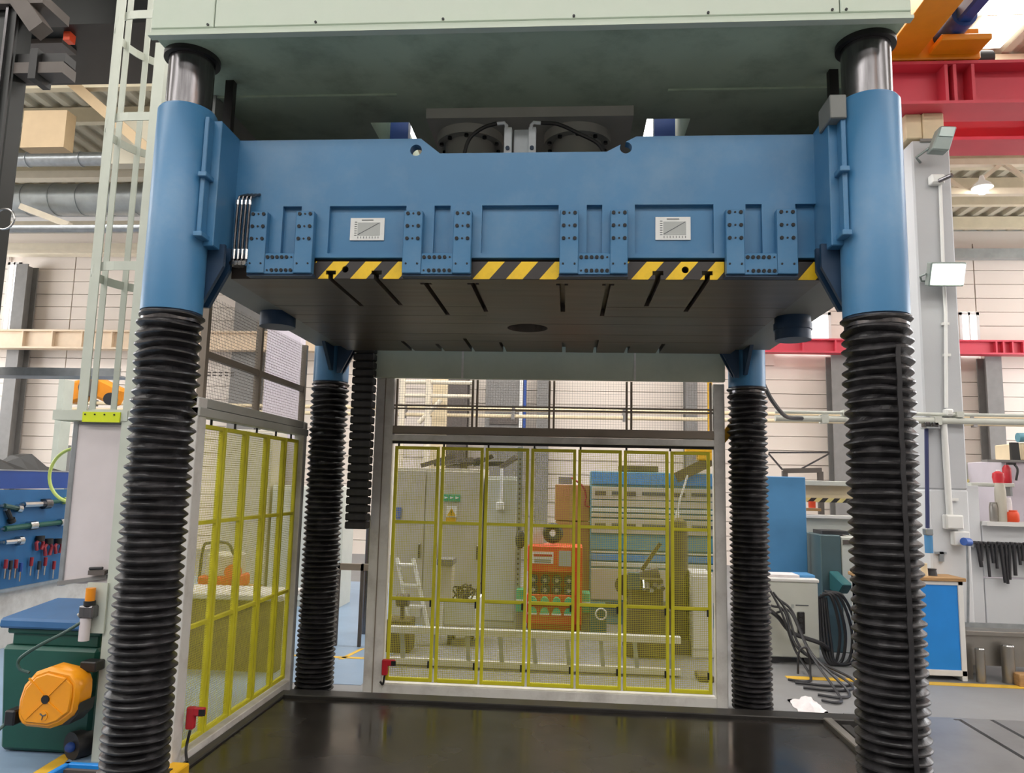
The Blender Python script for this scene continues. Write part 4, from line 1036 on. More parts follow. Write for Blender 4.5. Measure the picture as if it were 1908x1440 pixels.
# folding step ladder leaning at the left
sp = thing('step_ladder', (-1.604, 7.7, 0), 'white folding step ladder leaning behind the first fence panel', 'step ladder')
for dx in (0, .17):
    MB().bar((-1.655 + dx - .08, 7.75, 0.815), (-1.4 + dx - .08, 7.55, .03), .03, .05).build('rail', 'white_plastic', sp)
for k in range(4):
    t = k / 4 + .08
    a = Vector((-1.655 - .08, 7.75, 0.815)).lerp(Vector((-1.4 - .08, 7.55, .03)), t)
    MB().box(a.x, a.x + .17, a.y - .05, a.y + .05, a.z - .012, a.z + .012).build('tread', 'white_plastic', sp)
gd = thing('grinder_stand', (-1.593, 7.45, 0), 'small dark grinder on a stand behind the first fence panel', 'grinder')
MB().box(-1.697, -1.46, 7.2, 7.45, 0, 0.299).build('stand', 'olive', gd, bevel=.01)
MB().cyl((-1.615, 7.3, 0.467), (-1.501, 7.3, 0.471), .06, n=18).build('motor', 'column_dark', gd, smooth=True)
MB().cyl((-1.556, 7.3, 0.279), (-1.563, 7.3, 0.459), .02, n=10).build('pillar', 'column_dark', gd, smooth=True)
# aluminium ladder standing on edge along the back of the fence
al = thing('aluminium_ladder', (-.3, 6.75, 0), 'aluminium ladder lying on its edge behind the back fence', 'ladder')
xa, xb = -1.539, 0.984
zt = 0.304
MB().box(xa, xb, 6.72, 6.78, zt - .03, zt + .03).build('rail', 'white_paint', al, bevel=.004)
MB().box(xa, xb, 6.72, 6.78, .015, .065).build('rail', 'white_paint', al, bevel=.004)
for k in range(9):
    x = xa + .12 + (xb - xa - .2) * k / 8
    MB().bar((x, 6.75, .06), (x - .02, 6.75, zt - .03), .035, .035).build('rung', 'galv', al)
# wall-side items seen above the fence
d1 = MB().box(-1.777, -0.969, 15.9, 16.05, 0, 4.012).build('door_1', 'column_grey', kind='structure', bevel=.01)
MB().box(-0.966, -0.909, 15.86, 16.05, 2.737, 4.012).build('door_edge', 'blue_navy', d1)
MB().box(-1.047, -0.978, 15.87, 15.9, 2.737, 4.012).build('door_edge', 'white_paint', d1)
MB().box(-1.679, -1.072, 15.86, 15.9, 2.851, 3.08).build('door_panel', 'column_dark', d1)
for u, lb in ((0, 'lower of the two pale pipes running along the back wall'), (1, 'upper of the two pale pipes running along the back wall')):
    z = 2.808 + u * .13
    pt = thing('wall_pipe', (-1, 13.5, z), lb, 'pipe', 'pipes along the back wall')
    MB().cyl((-9.5, 13.5 + u * .1, z), (8, 13.5 + u * .1, z), .035, n=10).build('pipe', 'cream', pt, smooth=True)
    for k in range(9): MB().box(-9 + k * 2 - .03, -9 + k * 2 + .03, 13.45 + u * .1, 13.55 + u * .1, z - .06, z + .06).build('clip', 'column_grey', pt)
for x, lb in ((-2.261, 'beige upright post seen through the first upper fence pane'), ):
    MB().box(x - .12, x + .12, 12.9, 13.1, 0, 4.2).build('upright_post', 'cream', label=lb, cat='post')
sf = thing('scaffold_frame', (-2.588, 12.5, 0), 'white tube frame seen through the first upper fence pane', 'frame')
for x in (-2.819, -2.376): MB().cyl((x, 12.5, 0), (x, 12.5, 4.4), .05, n=10).build('upright', 'truss', sf, smooth=True)
for z in (3.275, 3.045): MB().cyl((-2.865, 12.5, z), (-1.625, 12.5, z), .035, n=10).build('cross_tube', 'truss', sf, smooth=True)
MB().cyl((-2.524, 12.5, 2.58), (-2.154, 12.5, 2.978), .04, n=10).build('brace', 'truss', sf, smooth=True)
# yellow hoist parts behind the top right of the fence
yh = thing('chain_hoist', (1.635, 9, 1.909), 'yellow chain hoist hanging behind the top right fence panel', 'hoist')
MB().box(1.523, 1.697, 8.95, 9.1, 1.922, 2.023).build('body', 'amber', yh, bevel=.01)
MB().box(1.386, 1.741, 8.95, 9.1, 2.023, 2.06).build('arm', 'amber', yh)
MB().bar((1.272, 9, 1.713), (1.678, 9, 1.923), .06, .12).build('boom', 'olive', yh)
MB().cyl((1.679, 9.05, 2.036), (1.679, 9.05, 4.8), .03, n=8).build('rod', 'amber', yh, smooth=True)
# behind the side fence
wl = MB().box(-4.25, -3.754, 10.1, 10.3, 0, 3.838).build('partition', 'pink_wall', bevel=.01, label='pale lavender partition behind the side fence', cat='partition')
gp = thing('generator', (-3.259, 7.0, 0), 'orange framed generator seen through the side fence', 'generator')
xa, xb = -3.399, -3.05
za, zb = 0.631, 0.888
MB().box(xa + .05, xb - .03, 6.9, 7.2, za, zb).build('body', 'cab_grey', gp, bevel=.02)
MB().box(xa, xb, 6.86, 7.24, za - .06, za + .06).build('frame', 'orange_red', gp, bevel=.02)
MB().tube(curve([(xa, 6.9, za), (xa + .02, 6.9, zb + .05), (xa + .08, 6.9, zb + .1), (xb - .1, 6.9, zb + .1), (xb - .03, 6.9, zb)], 5), .014, 8).build('handle', 'cable', gp, smooth=True)
MB().cyl((xb - .02, 6.85, za + .1), (xb - .02, 6.92, za + .1), .07, n=18).build('wheel', 'orange_red', gp, smooth=True)
MB().box(xa - .1, xb + .1, 6.8, 7.3, 0, za - .06).build('crate', 'wood', gp)
bb = thing('storage_bench', (-2.855, 6.6, 0), 'long low bench covered in sheet behind the side fence', 'bench')
MB().box(-4.0, -2.35, 6.25, 6.75, 0.632 - .05, 0.632).build('top', 'fence_white', bb, bevel=.01)
MB().box(-3.95, -2.4, 6.3, 6.7, 0, 0.632 - .05).build('body', 'olive', bb)
cabinet('tall_cabinet', -4.502, -3.827, 9.5, .5, 2.221, 'cab_grey', 'tall grey cabinet seen through the side fence', [-4.182])
cabinet('tall_cabinet', -3.792, -2.844, 9.5, .5, 1.51, 'cab_light', 'pale low cupboard between side fence and rear left bellows', [-3.404])
MB().cyl((-2.106, 8, 0), (-2.106, 8, 1.228), .03, n=10).build('stand_pipe', 'steel_dark', smooth=True, label='thin dark stand pipe left of the back fence post', cat='pipe')
rl = thing('floor_rail', (-2.106, 7.4, 0), 'low grey guard rail between the rear left bellows and the fence', 'rail')
MB().box(-2.24, -1.918, 7.38, 7.42, 0.723, 0.785).build('bar', 'fence_brown', rl)
for u in (-2.229, -1.993): MB().box(u - .014, u + .014, 7.38, 7.42, 0, 0.785).build('post', 'column_dark', rl)
MB().prism([(-2.031, 6.853), (-1.953, 7.314), (-1.913, 7.321), (-1.984, 6.861)], 'z', .0031, .005).build('floor_tape', 'line_yellow', label='diagonal yellow floor tape beside the rear left bellows', cat='tape')
MB().box(-3.2, -1.5, 6.9, 6.96, .0031, .005).build('floor_tape', 'line_yellow', label='straight yellow floor tape behind the rear left bellows', cat='tape')

# ================================================================== right: pillar, crane, benches
pc = thing('concrete_pillar', (3.52, 7.5, 0), 'grey concrete pillar with white painted base on the right', 'pillar')
zw = 1.638
MB().box(3.34, 3.70, 7.3, 7.75, zw, 5.05).build('shaft', 'pillar_grey', pc, bevel=.015)
MB().box(3.34, 3.70, 7.3, 7.75, 0, zw).build('painted_base', 'pillar_white', pc, bevel=.015)
MB().box(3.46, 3.66, 7.3, 7.75, 5.05, 5.34).build('beam_seat', 'cream', pc, bevel=.01)
MB().box(3.30, 3.46, 7.32, 7.75, 5.08, 5.34).build('beam_seat', 'cream', pc, bevel=.01)
MB().box(3.42, 3.68, 7.28, 7.3, 5.03, 5.06).build('seat_plate', 'column_grey', pc)
# conduit run with boxes
cdn = thing('conduit', (3.55, 7.28, 1.2), 'white conduit running down the concrete pillar', 'conduit')
MB().tube([(3.578, 7.27, 4.626), (3.565, 7.27, 3.8), (3.565, 7.27, 3.3), (3.526, 7.27, 2.397)], .016, 10).build('upper_pipe', 'white_plastic', cdn, smooth=True)
MB().tube([(3.494, 7.265, 2.245), (3.505, 7.265, 1.403)], .028, 10).build('lower_pipe', 'white_plastic', cdn, smooth=True)
for u in (3.2, 2.9, 1.55): MB().box(3.53, 3.59, 7.26, 7.3, u - .012, u + .012).build('clip', 'white_plastic', cdn)
for (a, b, c, d), lb in (((3.476, 3.601, 4.578, 4.671), 'white junction box near the top of the concrete pillar'), ((3.5, 3.567, 2.319, 2.384), 'small white junction box at the pipe crossing on the pillar'), ((3.45, 3.606, 1.279, 1.41), 'white switch box low on the concrete pillar')):
    t = thing('junction_box', ((a + b) / 2, 7.25, c), lb, 'junction box')
    MB().box(a, b, 7.22, 7.3, c, d).build('case', 'white_plastic', t, bevel=.008)
    MB().box(a + .01, b - .01, 7.212, 7.22, c + .01, d - .01).build('cover', 'white_plastic', t, bevel=.004)
ss = thing('power_socket', (3.598, 7.22, 1.137), 'white power socket with a blue plug on the pillar', 'socket')
MB().box(3.514, 3.655, 7.22, 7.3, 1.136, 1.262).build('case', 'white_plastic', ss, bevel=.008)
MB().cyl((3.559, 7.15, 1.178), (3.633, 7.2, 1.17), .035, n=14).build('plug', 'blue_sign', ss, smooth=True)
MB().tube([(3.623, 7.22, 1.151), (3.615, 7.22, 0.838), (3.603, 7.24, .45)], .012, 8).build('flex', 'galv', ss, smooth=True)
MB().box(3.403, 3.44, 7.27, 7.3, 0.985, 1.071).box(3.37, 3.465, 7.27, 7.3, 1.052, 1.071).build('wall_hook', 'galv', label='small grey hook plate on the pillar base', cat='hook')
# camera-like sensor on the top box
MB().cyl((3.546, 7.22, 4.601), (3.606, 7.1, 4.606), .02, n=10).build('sensor', 'steel_dark', smooth=True, label='small dark sensor on the top junction box', cat='sensor')
# flood lamps
def flood(x0, x1, z0, z1, lit, label):
    t = thing('flood_lamp', ((x0 + x1) / 2, 7.1, z0), label, 'lamp', 'flood lamps on the pillar')
    xc, zc = (x0 + x1) / 2, (z0 + z1) / 2
    tilt = math.radians(20); piv = (xc, 7.1, zc)
    MB().box(x0, x1, 7.05, 7.14, z0, z1).rot(tilt, 'X', piv).build('housing', 'lamp_grey', t, bevel=.01)
    MB().box(x0 + .02, x1 - .02, 7.04, 7.05, z0 + .02, z1 - .02).rot(tilt, 'X', piv).build('glass', 'lamp_on' if lit else 'lamp_glass', t)
    MB().tube([(x0 - .012, 7.1, zc), (x0 - .03, 7.18, zc), (x0 + .02, 7.27, zc - .02), (xc, 7.29, zc - .02)], .01, 8).build('bracket', 'lamp_grey', t, smooth=True)
    MB().cyl((xc, 7.14, zc), (xc, 7.3, zc), .03, n=12).build('mount', 'lamp_grey', t, smooth=True)
flood(3.337, 3.655, 3.526, 3.748, True, 'lit white flood lamp halfway up the concrete pillar')
gl = thing('flood_lamp', (3.495, 7.1, 4.828), 'unlit grey flood lamp tilted down at the top of the pillar', 'lamp', 'flood lamps on the pillar')
pts = [(3.391, 4.829), (3.558, 4.816), (3.64, 5.059), (3.487, 5.066)]
MB().prism(pts, 'y', 7.02, 7.14).build('housing', 'lamp_grey', gl, bevel=.012)
def lerp2(p, q, t): return (p[0] + (q[0] - p[0]) * t, p[1] + (q[1] - p[1]) * t)
gpts = [lerp2(pts[0], pts[3], .55), lerp2(pts[1], pts[2], .55), lerp2(pts[1], pts[2], .92), lerp2(pts[0], pts[3], .92)]
cxg = sum(p[0] for p in gpts) / 4; gpts = [(cxg + (p[0] - cxg) * .8, p[1]) for p in gpts]
MB().prism(gpts, 'y', 7.01, 7.02).build('glass', 'lamp_glass', gl)
MB().tube([(pts[0][0] + .02, 7.1, pts[0][1] + .05), (pts[0][0] - .06, 7.2, pts[0][1] + .0), (pts[0][0] + .02, 7.29, pts[0][1] - .01)], .012, 8).build('bracket', 'lamp_grey', gl, smooth=True)
# orange bridge crane
bc = thing('bridge_crane', (3.2, 5, 5.79), 'orange bridge crane girder with blue drive at top right', 'crane')
MB().box(3.06, 3.34, -3.0, 7.15, 5.86, 6.5).build('girder', 'orange', bc, bevel=.01)
MB().box(3.03, 3.37, -3.0, 7.15, 5.845, 5.87).build('bottom_flange', 'orange', bc, bevel=.004)
MB().box(3.0, 3.95, 7.12, 7.42, 5.80, 6.12).build('end_carriage', 'orange', bc, bevel=.012)
MB().box(3.46, 3.92, 6.86, 7.12, 5.84, 5.90).build('drive_base', 'orange', bc, bevel=.008)
MB().cyl((3.62, 6.75, 6.02), (3.62, 7.12, 6.02), .115, n=24).build('drive_motor', 'blue_navy', bc, smooth=True)
MB().box(3.55, 3.69, 6.3, 6.78, 5.95, 6.12).build('gearbox', 'blue_navy', bc, bevel=.02)
MB().cyl((3.95, 7.27, 5.86), (4.12, 7.27, 5.88), .1, .08, n=16).build('buffer', 'black', bc, smooth=True)
# services crossing behind the pillar at head height
for k, (dz, r, lb) in enumerate(((0, .03, 'thick pale pipe crossing in front of the pillar'), (.06, .016, 'thin pale pipe above the thick one crossing the pillar'))):
    z = 2.272 + dz
    t = thing('service_pipe', (4, 7.24, z), lb, 'pipe', 'pipes crossing the pillar')
    MB().cyl((1.95, 7.24, z), (3.33, 7.24, z), r, n=12).build('pipe', 'cab_light', t, smooth=True)
    MB().cyl((3.33, 7.24, z), (8.5, 7.24, z), r, n=12).build('pipe', 'cab_light', t, smooth=True)
    for x in (2.4 + .2 * k, 3.42 + .2 * k, 5.2 + .2 * k): MB().box(x - .03, x + .03, 7.2, 7.3, z - r - .01, z + r + .01).build('clip', 'cab_light', t)
pb = thing('pipe_bracket', (3.387, 7.25, 2.191), 'grey bracket under the pipes at the left of the pillar', 'bracket')
MB().box(3.301, 3.422, 7.18, 7.3, 2.196, 2.211).build('shelf', 'galv', pb)
for u in (3.321, 3.398): MB().box(u - .025, u + .025, 7.2, 7.28, 2.211, 2.256).build('coupling', 'steel_dark', pb, bevel=.006)
MB().cyl((3.328, 7.25, 2.195), (3.297, 7.25, 1.278), .018, n=10).build('down_pipe', 'navy_dull', smooth=True, label='dark blue air pipe dropping beside the pillar', cat='pipe')
fl = thing('air_filter', (3.286, 7.22, 1.063), 'blue air filter at the end of the dark blue pipe', 'filter')
MB().cyl((3.287, 7.22, 1.063), (3.287, 7.22, 1.221), .035, n=16).build('bowl', 'blue_panel', fl, smooth=True)
MB().box(3.252, 3.318, 7.18, 7.26, 1.221, 1.284).build('head', 'galv', fl, bevel=.008)
# blue fronted workbench
BY = 7.0
wk = thing('workbench', (3.1, 7.15, 0), 'bright blue fronted workbench with pale frame under the pillar', 'workbench')
xa, xb, zt = 2.62, 3.46, 0.861
MB().box(xa, xb - .04, BY + .012, BY + .28, .05, zt - .05).build('front_panel', 'blue_bright', wk)
for a, b, c, d in ((xb - .045, xb, .0, zt - .02), (xa, xa + .045, 0, zt - .02)): MB().box(a, b, BY, BY + .3, c, d).build('frame_post', 'white_paint', wk, bevel=.004)
MB().box(xa, xb, BY, BY + .3, .04, .09).build('frame_rail', 'white_paint', wk, bevel=.004)
MB().box(xa, xb, BY, BY + .3, zt - .055, zt - .02).build('frame_rail', 'white_paint', wk, bevel=.004)
MB().box(xa - .03, xb + .02, BY - .02, BY + .3, zt - .02, zt + .01).build('bench_top', 'wood', wk, bevel=.004)
for x, y, h, w_, mt, lb in ((3.264, 7.15, .05, .1, 'cable', 'dark flat tool lying on the workbench'), (3.183, 7.1, .1, .06, 'cream', 'cream pot standing on the workbench')):
    t = thing('bench_item', (x, y, zt + .01), lb, 'bench item')
    MB().cyl((x, y, zt + .01), (x, y, zt + .01 + h), w_ / 2, w_ / 2.4, n=16).build('vessel', mt, t, smooth=True)
    MB().cyl((x, y, zt + .01 + h), (x, y, zt + .02 + h), w_ / 2.2, n=16).build('rim', mt, t, smooth=True)
# stainless trough table
st_ = thing('steel_trough', (4.3, 7.2, 0), 'low stainless steel table with a dark front right of the workbench', 'table')
zt = 0.414
MB().box(3.5, 5.8, 7.07, 7.285, zt - .04, zt).build('top', 'stainless', st_, bevel=.004)
MB().box(3.5, 5.8, 7.10, 7.285, .12, zt - .04).build('front', 'stainless', st_)
MB().box(3.5, 5.8, 7.265, 7.285, zt, zt + .04).build('upstand', 'galv', st_)
for x in (3.53, 4.6, 5.7): MB().box(x - .025, x + .025, 7.1, 7.28, 0, .12).build('leg', 'stainless', st_)
for (x, y, r, h), lb in (((3.569, 7.0, .038, 0.286), 'shorter upright steel bar leaning at the steel table'), ((3.811, 7.02, .052, 0.318), 'thicker upright steel bar at the steel table')):
    t = thing('steel_bar', (x, y, 0), lb, 'bar', 'upright steel bars')
    MB().cyl((x, y, 0), (x, y, h - .01), r, n=24).build('shaft', 'stainless', t, smooth=True)
    MB().cyl((x, y, h - .01), (x, y, h), r, r - .006, n=24).build('end_face', 'steel', t, smooth=True)
MB().box(3.82, 3.958, 6.88, 7.0, 0, 0.102).build('wood_block', 'wood', bevel=.006, label='wooden block on the floor at the right edge', cat='block')
MB().box(1.9, 9, 6.83, 6.93, 0, .004).build('floor_line', 'line_yellow', label='long yellow floor line in front of the workbench', cat='tape')
# white wall boards behind the benches
wp = thing('wall_board', (5, 7.8, 0), 'white panelled partition behind the steel table', 'partition')
for a, b, c, d in ((3.72, 4.05, 0, 1.685), (4.06, 5.3, 0.793 + .015, 1.298), (4.06, 5.3, 0, 0.793), (5.31, 6.8, 0, 1.298)):
    MB().box(a, b, 7.8, 7.84, c, d).build('board', 'pillar_white', wp, bevel=.004)
MB().box(3.68, 3.715, 7.76, 7.84, 0, 1.136).build('edge_trim', 'galv', wp)
MB().box(4.06, 7.5, 7.7, 7.84, 1.301 , 1.322 + .02).build('ledge', 'white_paint', wp)
# rack of black hex keys
hk = thing('key_rack', (4.204, 7.75, 1.095), 'grey rail for hanging hex keys on the white partition', 'rack')
MB().box(3.938, 5.4, 7.73, 7.8, 1.089, 1.11).build('rail', 'galv', hk)
MB().box(3.954, 5.4, 7.72, 7.78, 1.125, 1.141).build('rod', 'steel_dark', hk)
rn = random.Random(2); x = 3.962
LEN = [.19, .13, .28, .15, .20, .33, .34, .30, .26, .16, .12, .18, .19, .24, .3, .2]
for k, L_ in enumerate(LEN):
    t = thing('hex_key', (x, 7.70, 1.097 - L_), ORD[k] + ' black hex key from the left on the grey rail', 'hex key', 'hex keys on the rail')
    zz = 1.137
    lean = rn.uniform(-.01, .03)
    MB().tube([(x - .03, 7.71, zz), (x, 7.71, zz - .003), (x + .004, 7.71, zz - .02), (x + lean, 7.71, zz - .04 - L_)], .013 + .006 * rn.random(), 6).build('bar', 'cable', t)
    x += .042 + rn.uniform(-.006, .008)
# top shelf with pots
sh = thing('wall_shelf', (4.6, 7.95, 1.692), 'pale upper shelf on the right partition', 'shelf')
zs_ = 1.682
MB().box(4.009, 4.423, 7.85, 8.15, zs_, zs_ + .035).build('board', 'cab_light', sh, bevel=.004)
for x in (4.04, 4.393): MB().box(x - .01, x + .01, 7.86, 8.12, zs_ - .09, zs_).build('bracket', 'galv', sh)
zl = 1.322 + .02
for (x, r, h, mt), lb in (((4.325, .07, 1.468 - 1.37, 'orange_red'), 'orange pot on the lower ledge at the right'), ((4.166, .04, .17, 'stainless'), 'grey can on the lower ledge at the right'), ((4.236, .05, .36, 'cab_grey'), 'tall beige bottle on the lower ledge'), ((4.297, .04, .22, 'rag'), 'white bottle with red label beside the orange pot')):
    t = thing('pot', (x, 7.77, zl), lb, 'container', 'containers on the ledge')
    MB().lathe((x, 7.77, zl), [(r * .9, 0), (r, .01), (r, h * .8), (r * .85, h)], 20).build('vessel', mt, t, smooth=True)
    MB().cyl((x, 7.77, zl + h), (x, 7.77, zl + h + .015), r * .8, n=16).build('lid', mt, t, smooth=True)
rc = thing('red_cup', (4.324, 7.95, zs_ + .035), 'red cup on the pale upper shelf', 'cup')
MB().lathe((4.324, 7.95, zs_ + .035), [(.045, 0), (.055, .06), (.05, .1), (.02, .12)], 18).build('bowl', 'red', rc, smooth=True)
MB().cyl((4.324, 7.95, zs_ + .15), (4.324, 7.95, zs_ + .17), .015, n=10).build('knob', 'white_plastic', rc, smooth=True)
fe = thing('fire_extinguisher', (4.643, 8.3, 1.726), 'red fire extinguisher on the grey wall at the right edge', 'fire extinguisher')
MB().lathe((4.643, 8.37, 0), [(.038, 1.726), (.042, 1.737), (.042, 1.883), (.02, 1.917)], 20).build('bottle', 'red', fe, smooth=True)
MB().box(4.643 - .03, 4.643 + .05, 8.28, 8.32, 1.917, 1.939).build('valve', 'black', fe)
MB().tube(curve([(4.643 + .04, 8.3, 1.928), (4.698, 8.27, 1.867), (4.675, 8.27, 1.755)], 6), .012, 8).build('hose', 'black', fe, smooth=True)
gm = thing('grey_machine', (4.774, 8.6, 0), 'grey machine housing with turquoise top at the right edge', 'machine')
MB().box(4.665, 7.0, 8.42, 9.2, 0, 1.968).build('housing', 'pink_wall', gm, bevel=.01)
MB().box(4.459, 7.0, 8.38, 8.5, 1.95, 1.973).build('ledge', 'column_grey', gm)
MB().box(4.874, 7.0, 8.5, 9.0, 1.977, 2.163).build('head', 'cream', gm, bevel=.01)
MB().prism([(8.45, 1.975), (8.5, 1.975), (8.5, 2.165), (8.47, 2.165)], 'x', 4.757, 4.839).build('monitor', 'black', gm)
MB().cyl((4.849, 8.5, 2.221), (4.938, 8.5, 2.223), .05, n=16).build('lamp_head', 'panel_teal', gm, smooth=True)
MB().box(4.2, 4.95, 9.21, 9.26, 0, 1.972).build('partition', 'cab_light', label='pale partition behind the upper shelf', cat='partition')
hzr = MB().box(4.617, 4.868, 9.17, 9.2, 1.734, 1.771).build('hazard_tape', 'hazard_tape', label='short striped tape on the pale partition beside the pillar', cat='tape')
# ------------------------------------------------------------------ welding corner between the right bellows
bpn = thing('screen_board', (2.309, 8.35, 0), 'tall plain blue screen panel behind the rear right bellows', 'panel')
MB().box(1.991, 2.538, 8.3, 8.36, .1, 1.742).build('sheet', 'blue_panel', bpn, bevel=.006)
for u in (2.047, 2.493): MB().box(u - .03, u + .03, 8.2, 8.5, 0, .1).build('foot', 'column_grey', bpn)
wm = thing('welding_machine', (2.167, 7.6, 0), 'light grey welding power source with a black switch plate', 'machine')
xa, xb = 1.873, 2.352; zt, zb = 0.742, .06
MB().box(xa, xb, 7.4, 7.85, zb, zt).build('case', 'cab_light', wm, bevel=.01)
MB().box(xa - .01, xb + .01, 7.39, 7.86, zt, zt + .035).build('lid', 'white_paint', wm, bevel=.008)
sw = MB().box(2.153, 2.221, 7.385, 7.4, 0.277, 0.475).build('switch_plate', 'black', wm, bevel=.006)
for k in range(4): MB().cyl((2.184, 7.378, 0.301 + k * .05), (2.184, 7.385, 0.301 + k * .05), .018, n=12).build('knob', 'cable', sw, smooth=True)
MB().box(2.142, 2.26, 7.396, 7.4, 0.53, 0.539).build('marking', 'ink', wm)
MB().box(2.103, 2.127, 7.396, 7.4, 0.507, 0.541).build('marking', 'plaque_grey', wm)
for u in (xa + .08, xb - .08): MB().cyl((u, 7.43, .06), (u, 7.5, .06), .06, n=16).build('castor', 'cable', wm, smooth=True)
MB().box(1.912, 2.2, 7.45, 7.7, zt + .035, zt + .06).build('paper_stack', 'rag', label='pale sheets lying on the welding power source', cat='paper')
MB().box(2.21, 2.359, 7.5, 7.75, zt + .035, zt + .06).build('blue_folder', 'blue_panel', bevel=.003, label='blue folder on the welding power source', cat='folder')
tm = thing('teal_machine', (2.73, 8.2, 0), 'dark teal machine cabinet with a grey panel behind the right bellows', 'machine')
MB().box(2.579, 2.781, 8.0, 8.5, 0, 1.154).build('cabinet', 'teal', tm, bevel=.008)
MB().box(2.786, 2.95, 8.0, 8.5, 0, 1.142).build('front', 'cab_light', tm, bevel=.008)
MB().box(2.8, 2.89, 7.98, 8.0, 1.068, 1.111).build('display', 'column_dark', tm)
MB().prism([(7.6, 0.711), (8.0, 0.799), (8.0, 0.608), (7.75, 0.608)], 'x', 2.654, 2.75).build('hood', 'teal_green', tm, bevel=.01)
MB().box(2.632, 2.9, 8.1, 8.4, 1.154, 1.192).build('black_mat', 'cable', label='dark mat lying on the teal machine', cat='mat')
wsb = thing('tape_shelf', (2.947, 8.9, 0), 'white shelf unit with striped tape behind the right bellows', 'shelf')
xa, xb = 2.681, 3.27
MB().box(xa, xb, 8.86, 9.0, 0, 1.327).build('lower_board', 'cab_light', wsb)
MB().box(xa, xb, 8.9, 9.0, 1.495, 1.659).build('back_board', 'cream', wsb)
MB().box(xa, xb, 8.78, 9.0, 1.659, 1.713).build('top_board', 'cab_light', wsb, bevel=.004)
MB().box(xa, xb, 8.78, 9.0, 1.293, 1.329).build('lower_shelf', 'white_paint', wsb, bevel=.004)
MB().box(xa, 2.856, 8.8, 9.0, 1.372, 1.402).build('middle_shelf', 'wood', wsb)
MB().box(xa, xb, 8.88, 8.9, 1.471, 1.519).build('striped_tape', 'hazard_tape', wsb)
MB().cyl((2.772, 8.85, 1.407), (2.772, 8.85, 1.479), .04, n=14).build('orange_pot', 'orange_red', smooth=True, label='small orange pot on the middle shelf by the blue panel', cat='pot')
ju = thing('jib_frame', (2.935, 9.6, 0), 'dark trapezoid lifting frame behind the blue panel', 'frame')
MB().bar((2.496, 9.6, 2.059), (3.233, 9.6, 2.074), .02, .02).build('top_wire', 'steel_dark', ju)
MB().bar((2.495, 9.6, 2.046), (2.661, 9.6, 1.849), .02, .02).build('stay', 'steel_dark', ju)
MB().bar((3.232, 9.6, 2.06), (2.869, 9.6, 1.854), .02, .02).build('stay', 'steel_dark', ju)
MB().bar((2.674, 9.6, 1.836), (3.128, 9.6, 1.853), .06, .06).build('beam', 'column_dark', ju)
for u in (2.687, 3.115): MB().box(u - .03, u + .03, 9.57, 9.63, 0, 1.836).build('leg', 'column_dark', ju)
# cables around the welding machine
def cable(pts, r, label, grp='cables by the welding power source', mat='cable'):
    MB().tube(curve(pts, 8), r, 8).build('cable', mat, smooth=True, label=label, cat='cable', group=grp)
cable([(1.868, 7.3, 0.503), (1.954, 7.28, 0.434), (2.072, 7.28, 0.304), (2.324, 7.3, 0.218), (2.426, 7.4, 0.142)], .02, 'thick black cable sagging across the front of the welding power source')
for k, (dx, lb) in enumerate(((0, 'inner black cable loop at the right of the welding power source'), (.05, 'second black cable loop at the right of the welding power source'), (.11, 'third black cable loop at the right of the welding power source'), (.16, 'outer black cable loop at the right of the welding power source'))):
    xs_ = 2.382
    cable([(xs_ + .02 * k, 7.5, 0.595 + .02 * k), (xs_ + .10 + dx * .7, 7.45, .62), (xs_ + .16 + dx, 7.42, .32), (xs_ + .12 + dx, 7.4, .06), (xs_ + .04 + dx * .4, 7.38, .03), (xs_ - .01 + .03 * k, 7.42, .2), (xs_ + .01 + .02 * k, 7.5, .6)], .014, lb)
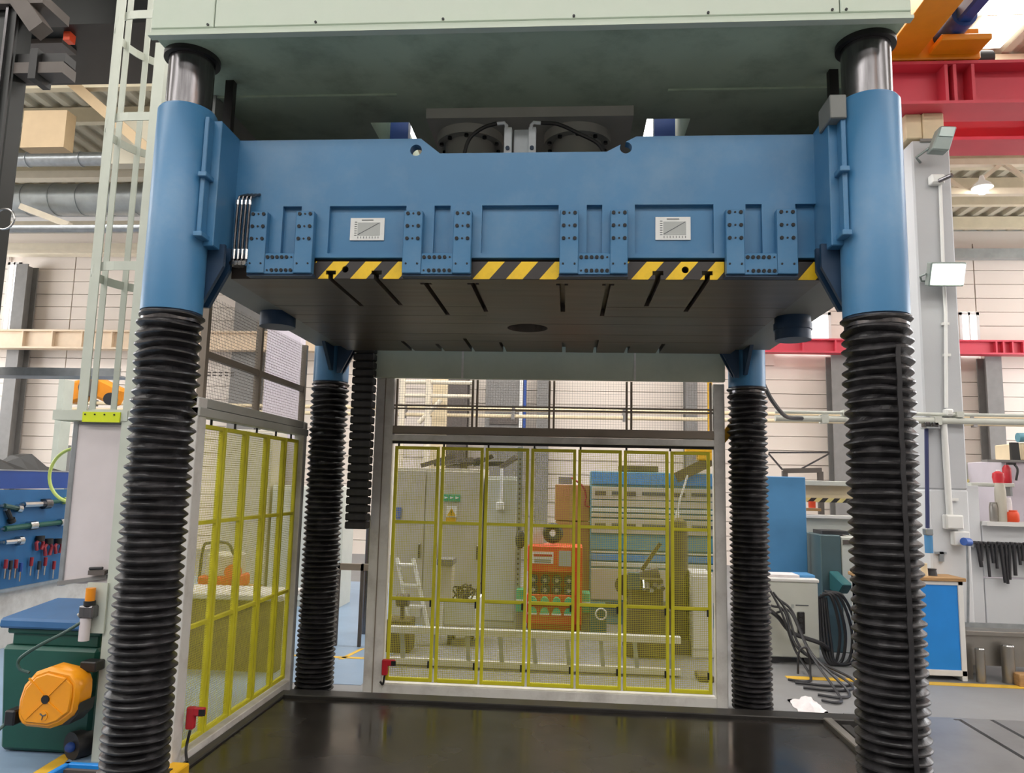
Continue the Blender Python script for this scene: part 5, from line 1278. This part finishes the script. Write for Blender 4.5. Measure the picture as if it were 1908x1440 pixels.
for k, (a, b, c, lb) in enumerate(((.0, .25, .0, 'leftmost black cable falling to the floor beside the rear right bellows'), (.05, .45, -.25, 'black cable falling and curling on the floor near the rag'), (.1, .3, -.45, 'black cable looping out towards the press bed'), (.03, .55, -.1, 'black cable reaching under the welding power source'), (.08, .2, -.6, 'longest black cable on the floor near the press bed'))):
    xs_ = 1.857
    cable([(xs_ + a, 7.28, .72 - .06 * k), (xs_ + a + .1, 7.2, .5), (xs_ + a + .18, 7.1 + c * .3, .2), (xs_ + a + b, 6.9 + c, .02), (xs_ + a + b * .6, 6.7 + c, .016), (xs_ + a + .02, 6.75 + c, .016)], .011, lb)
cable([(2.018, 6.95, .02), (2.03, 6.95, .2), (2.09, 6.95, .24), (2.119, 6.95, .14), (2.107, 6.9, .015)], .01, 'thin grey cable arching over the floor in front of the welding power source')
MB().tube(curve([(1.495, 5.85, 2.40), (1.681, 6.3, 2.322), (1.957, 6.9, 2.256), (2.188, 7.21, 2.272)], 8), .018, 8).build('cable', 'cable', smooth=True, label='dark cable slanting from the rear right sleeve to the pipes', cat='cable')
# white rag on the floor
rn = random.Random(4); m = MB(); n = 9
gx0, gx1, gy0, gy1 = 1.701, 1.911, 5.825, 6.184
for i in range(n):
    for j in range(n):
        a, b = i / (n - 1), j / (n - 1); e = max(0, 1 - ((2 * a - 1) ** 2 + (2 * b - 1) ** 2))
        m.v.append(Vector((gx0 + (gx1 - gx0) * a + rn.uniform(-.008, .008), gy0 + (gy1 - gy0) * b + rn.uniform(-.01, .01), .004 + .05 * e * (.5 + rn.random()))))
for i in range(n - 1):
    for j in range(n - 1): m.f.append((i * n + j, (i + 1) * n + j, (i + 1) * n + j + 1, i * n + j + 1))
m.f.append(tuple([i * n for i in range(n)][::-1] + list(range(1, n)) + [i * n + n - 1 for i in range(1, n)] + [(n - 1) * n + j for j in range(n - 2, 0, -1)]))
m.build('rag', 'rag', smooth=True, label='crumpled white rag on the floor beside the press bed', cat='rag')
# small lit lamp under the right truss
lm = thing('hall_lamp', (6.549, 12.0, 6.444), 'small lit hall lamp under the right roof truss', 'lamp')
MB().lathe((6.549, 12.0, 6.462), [(.16, 0), (.12, .06), (.05, .12), (.03, .2)], 20).build('shade', 'white_paint', lm, smooth=True)
MB().ball((6.549, 12.0, 6.462 - .02), .09, 10).build('bulb', 'lamp_small', lm, smooth=True)
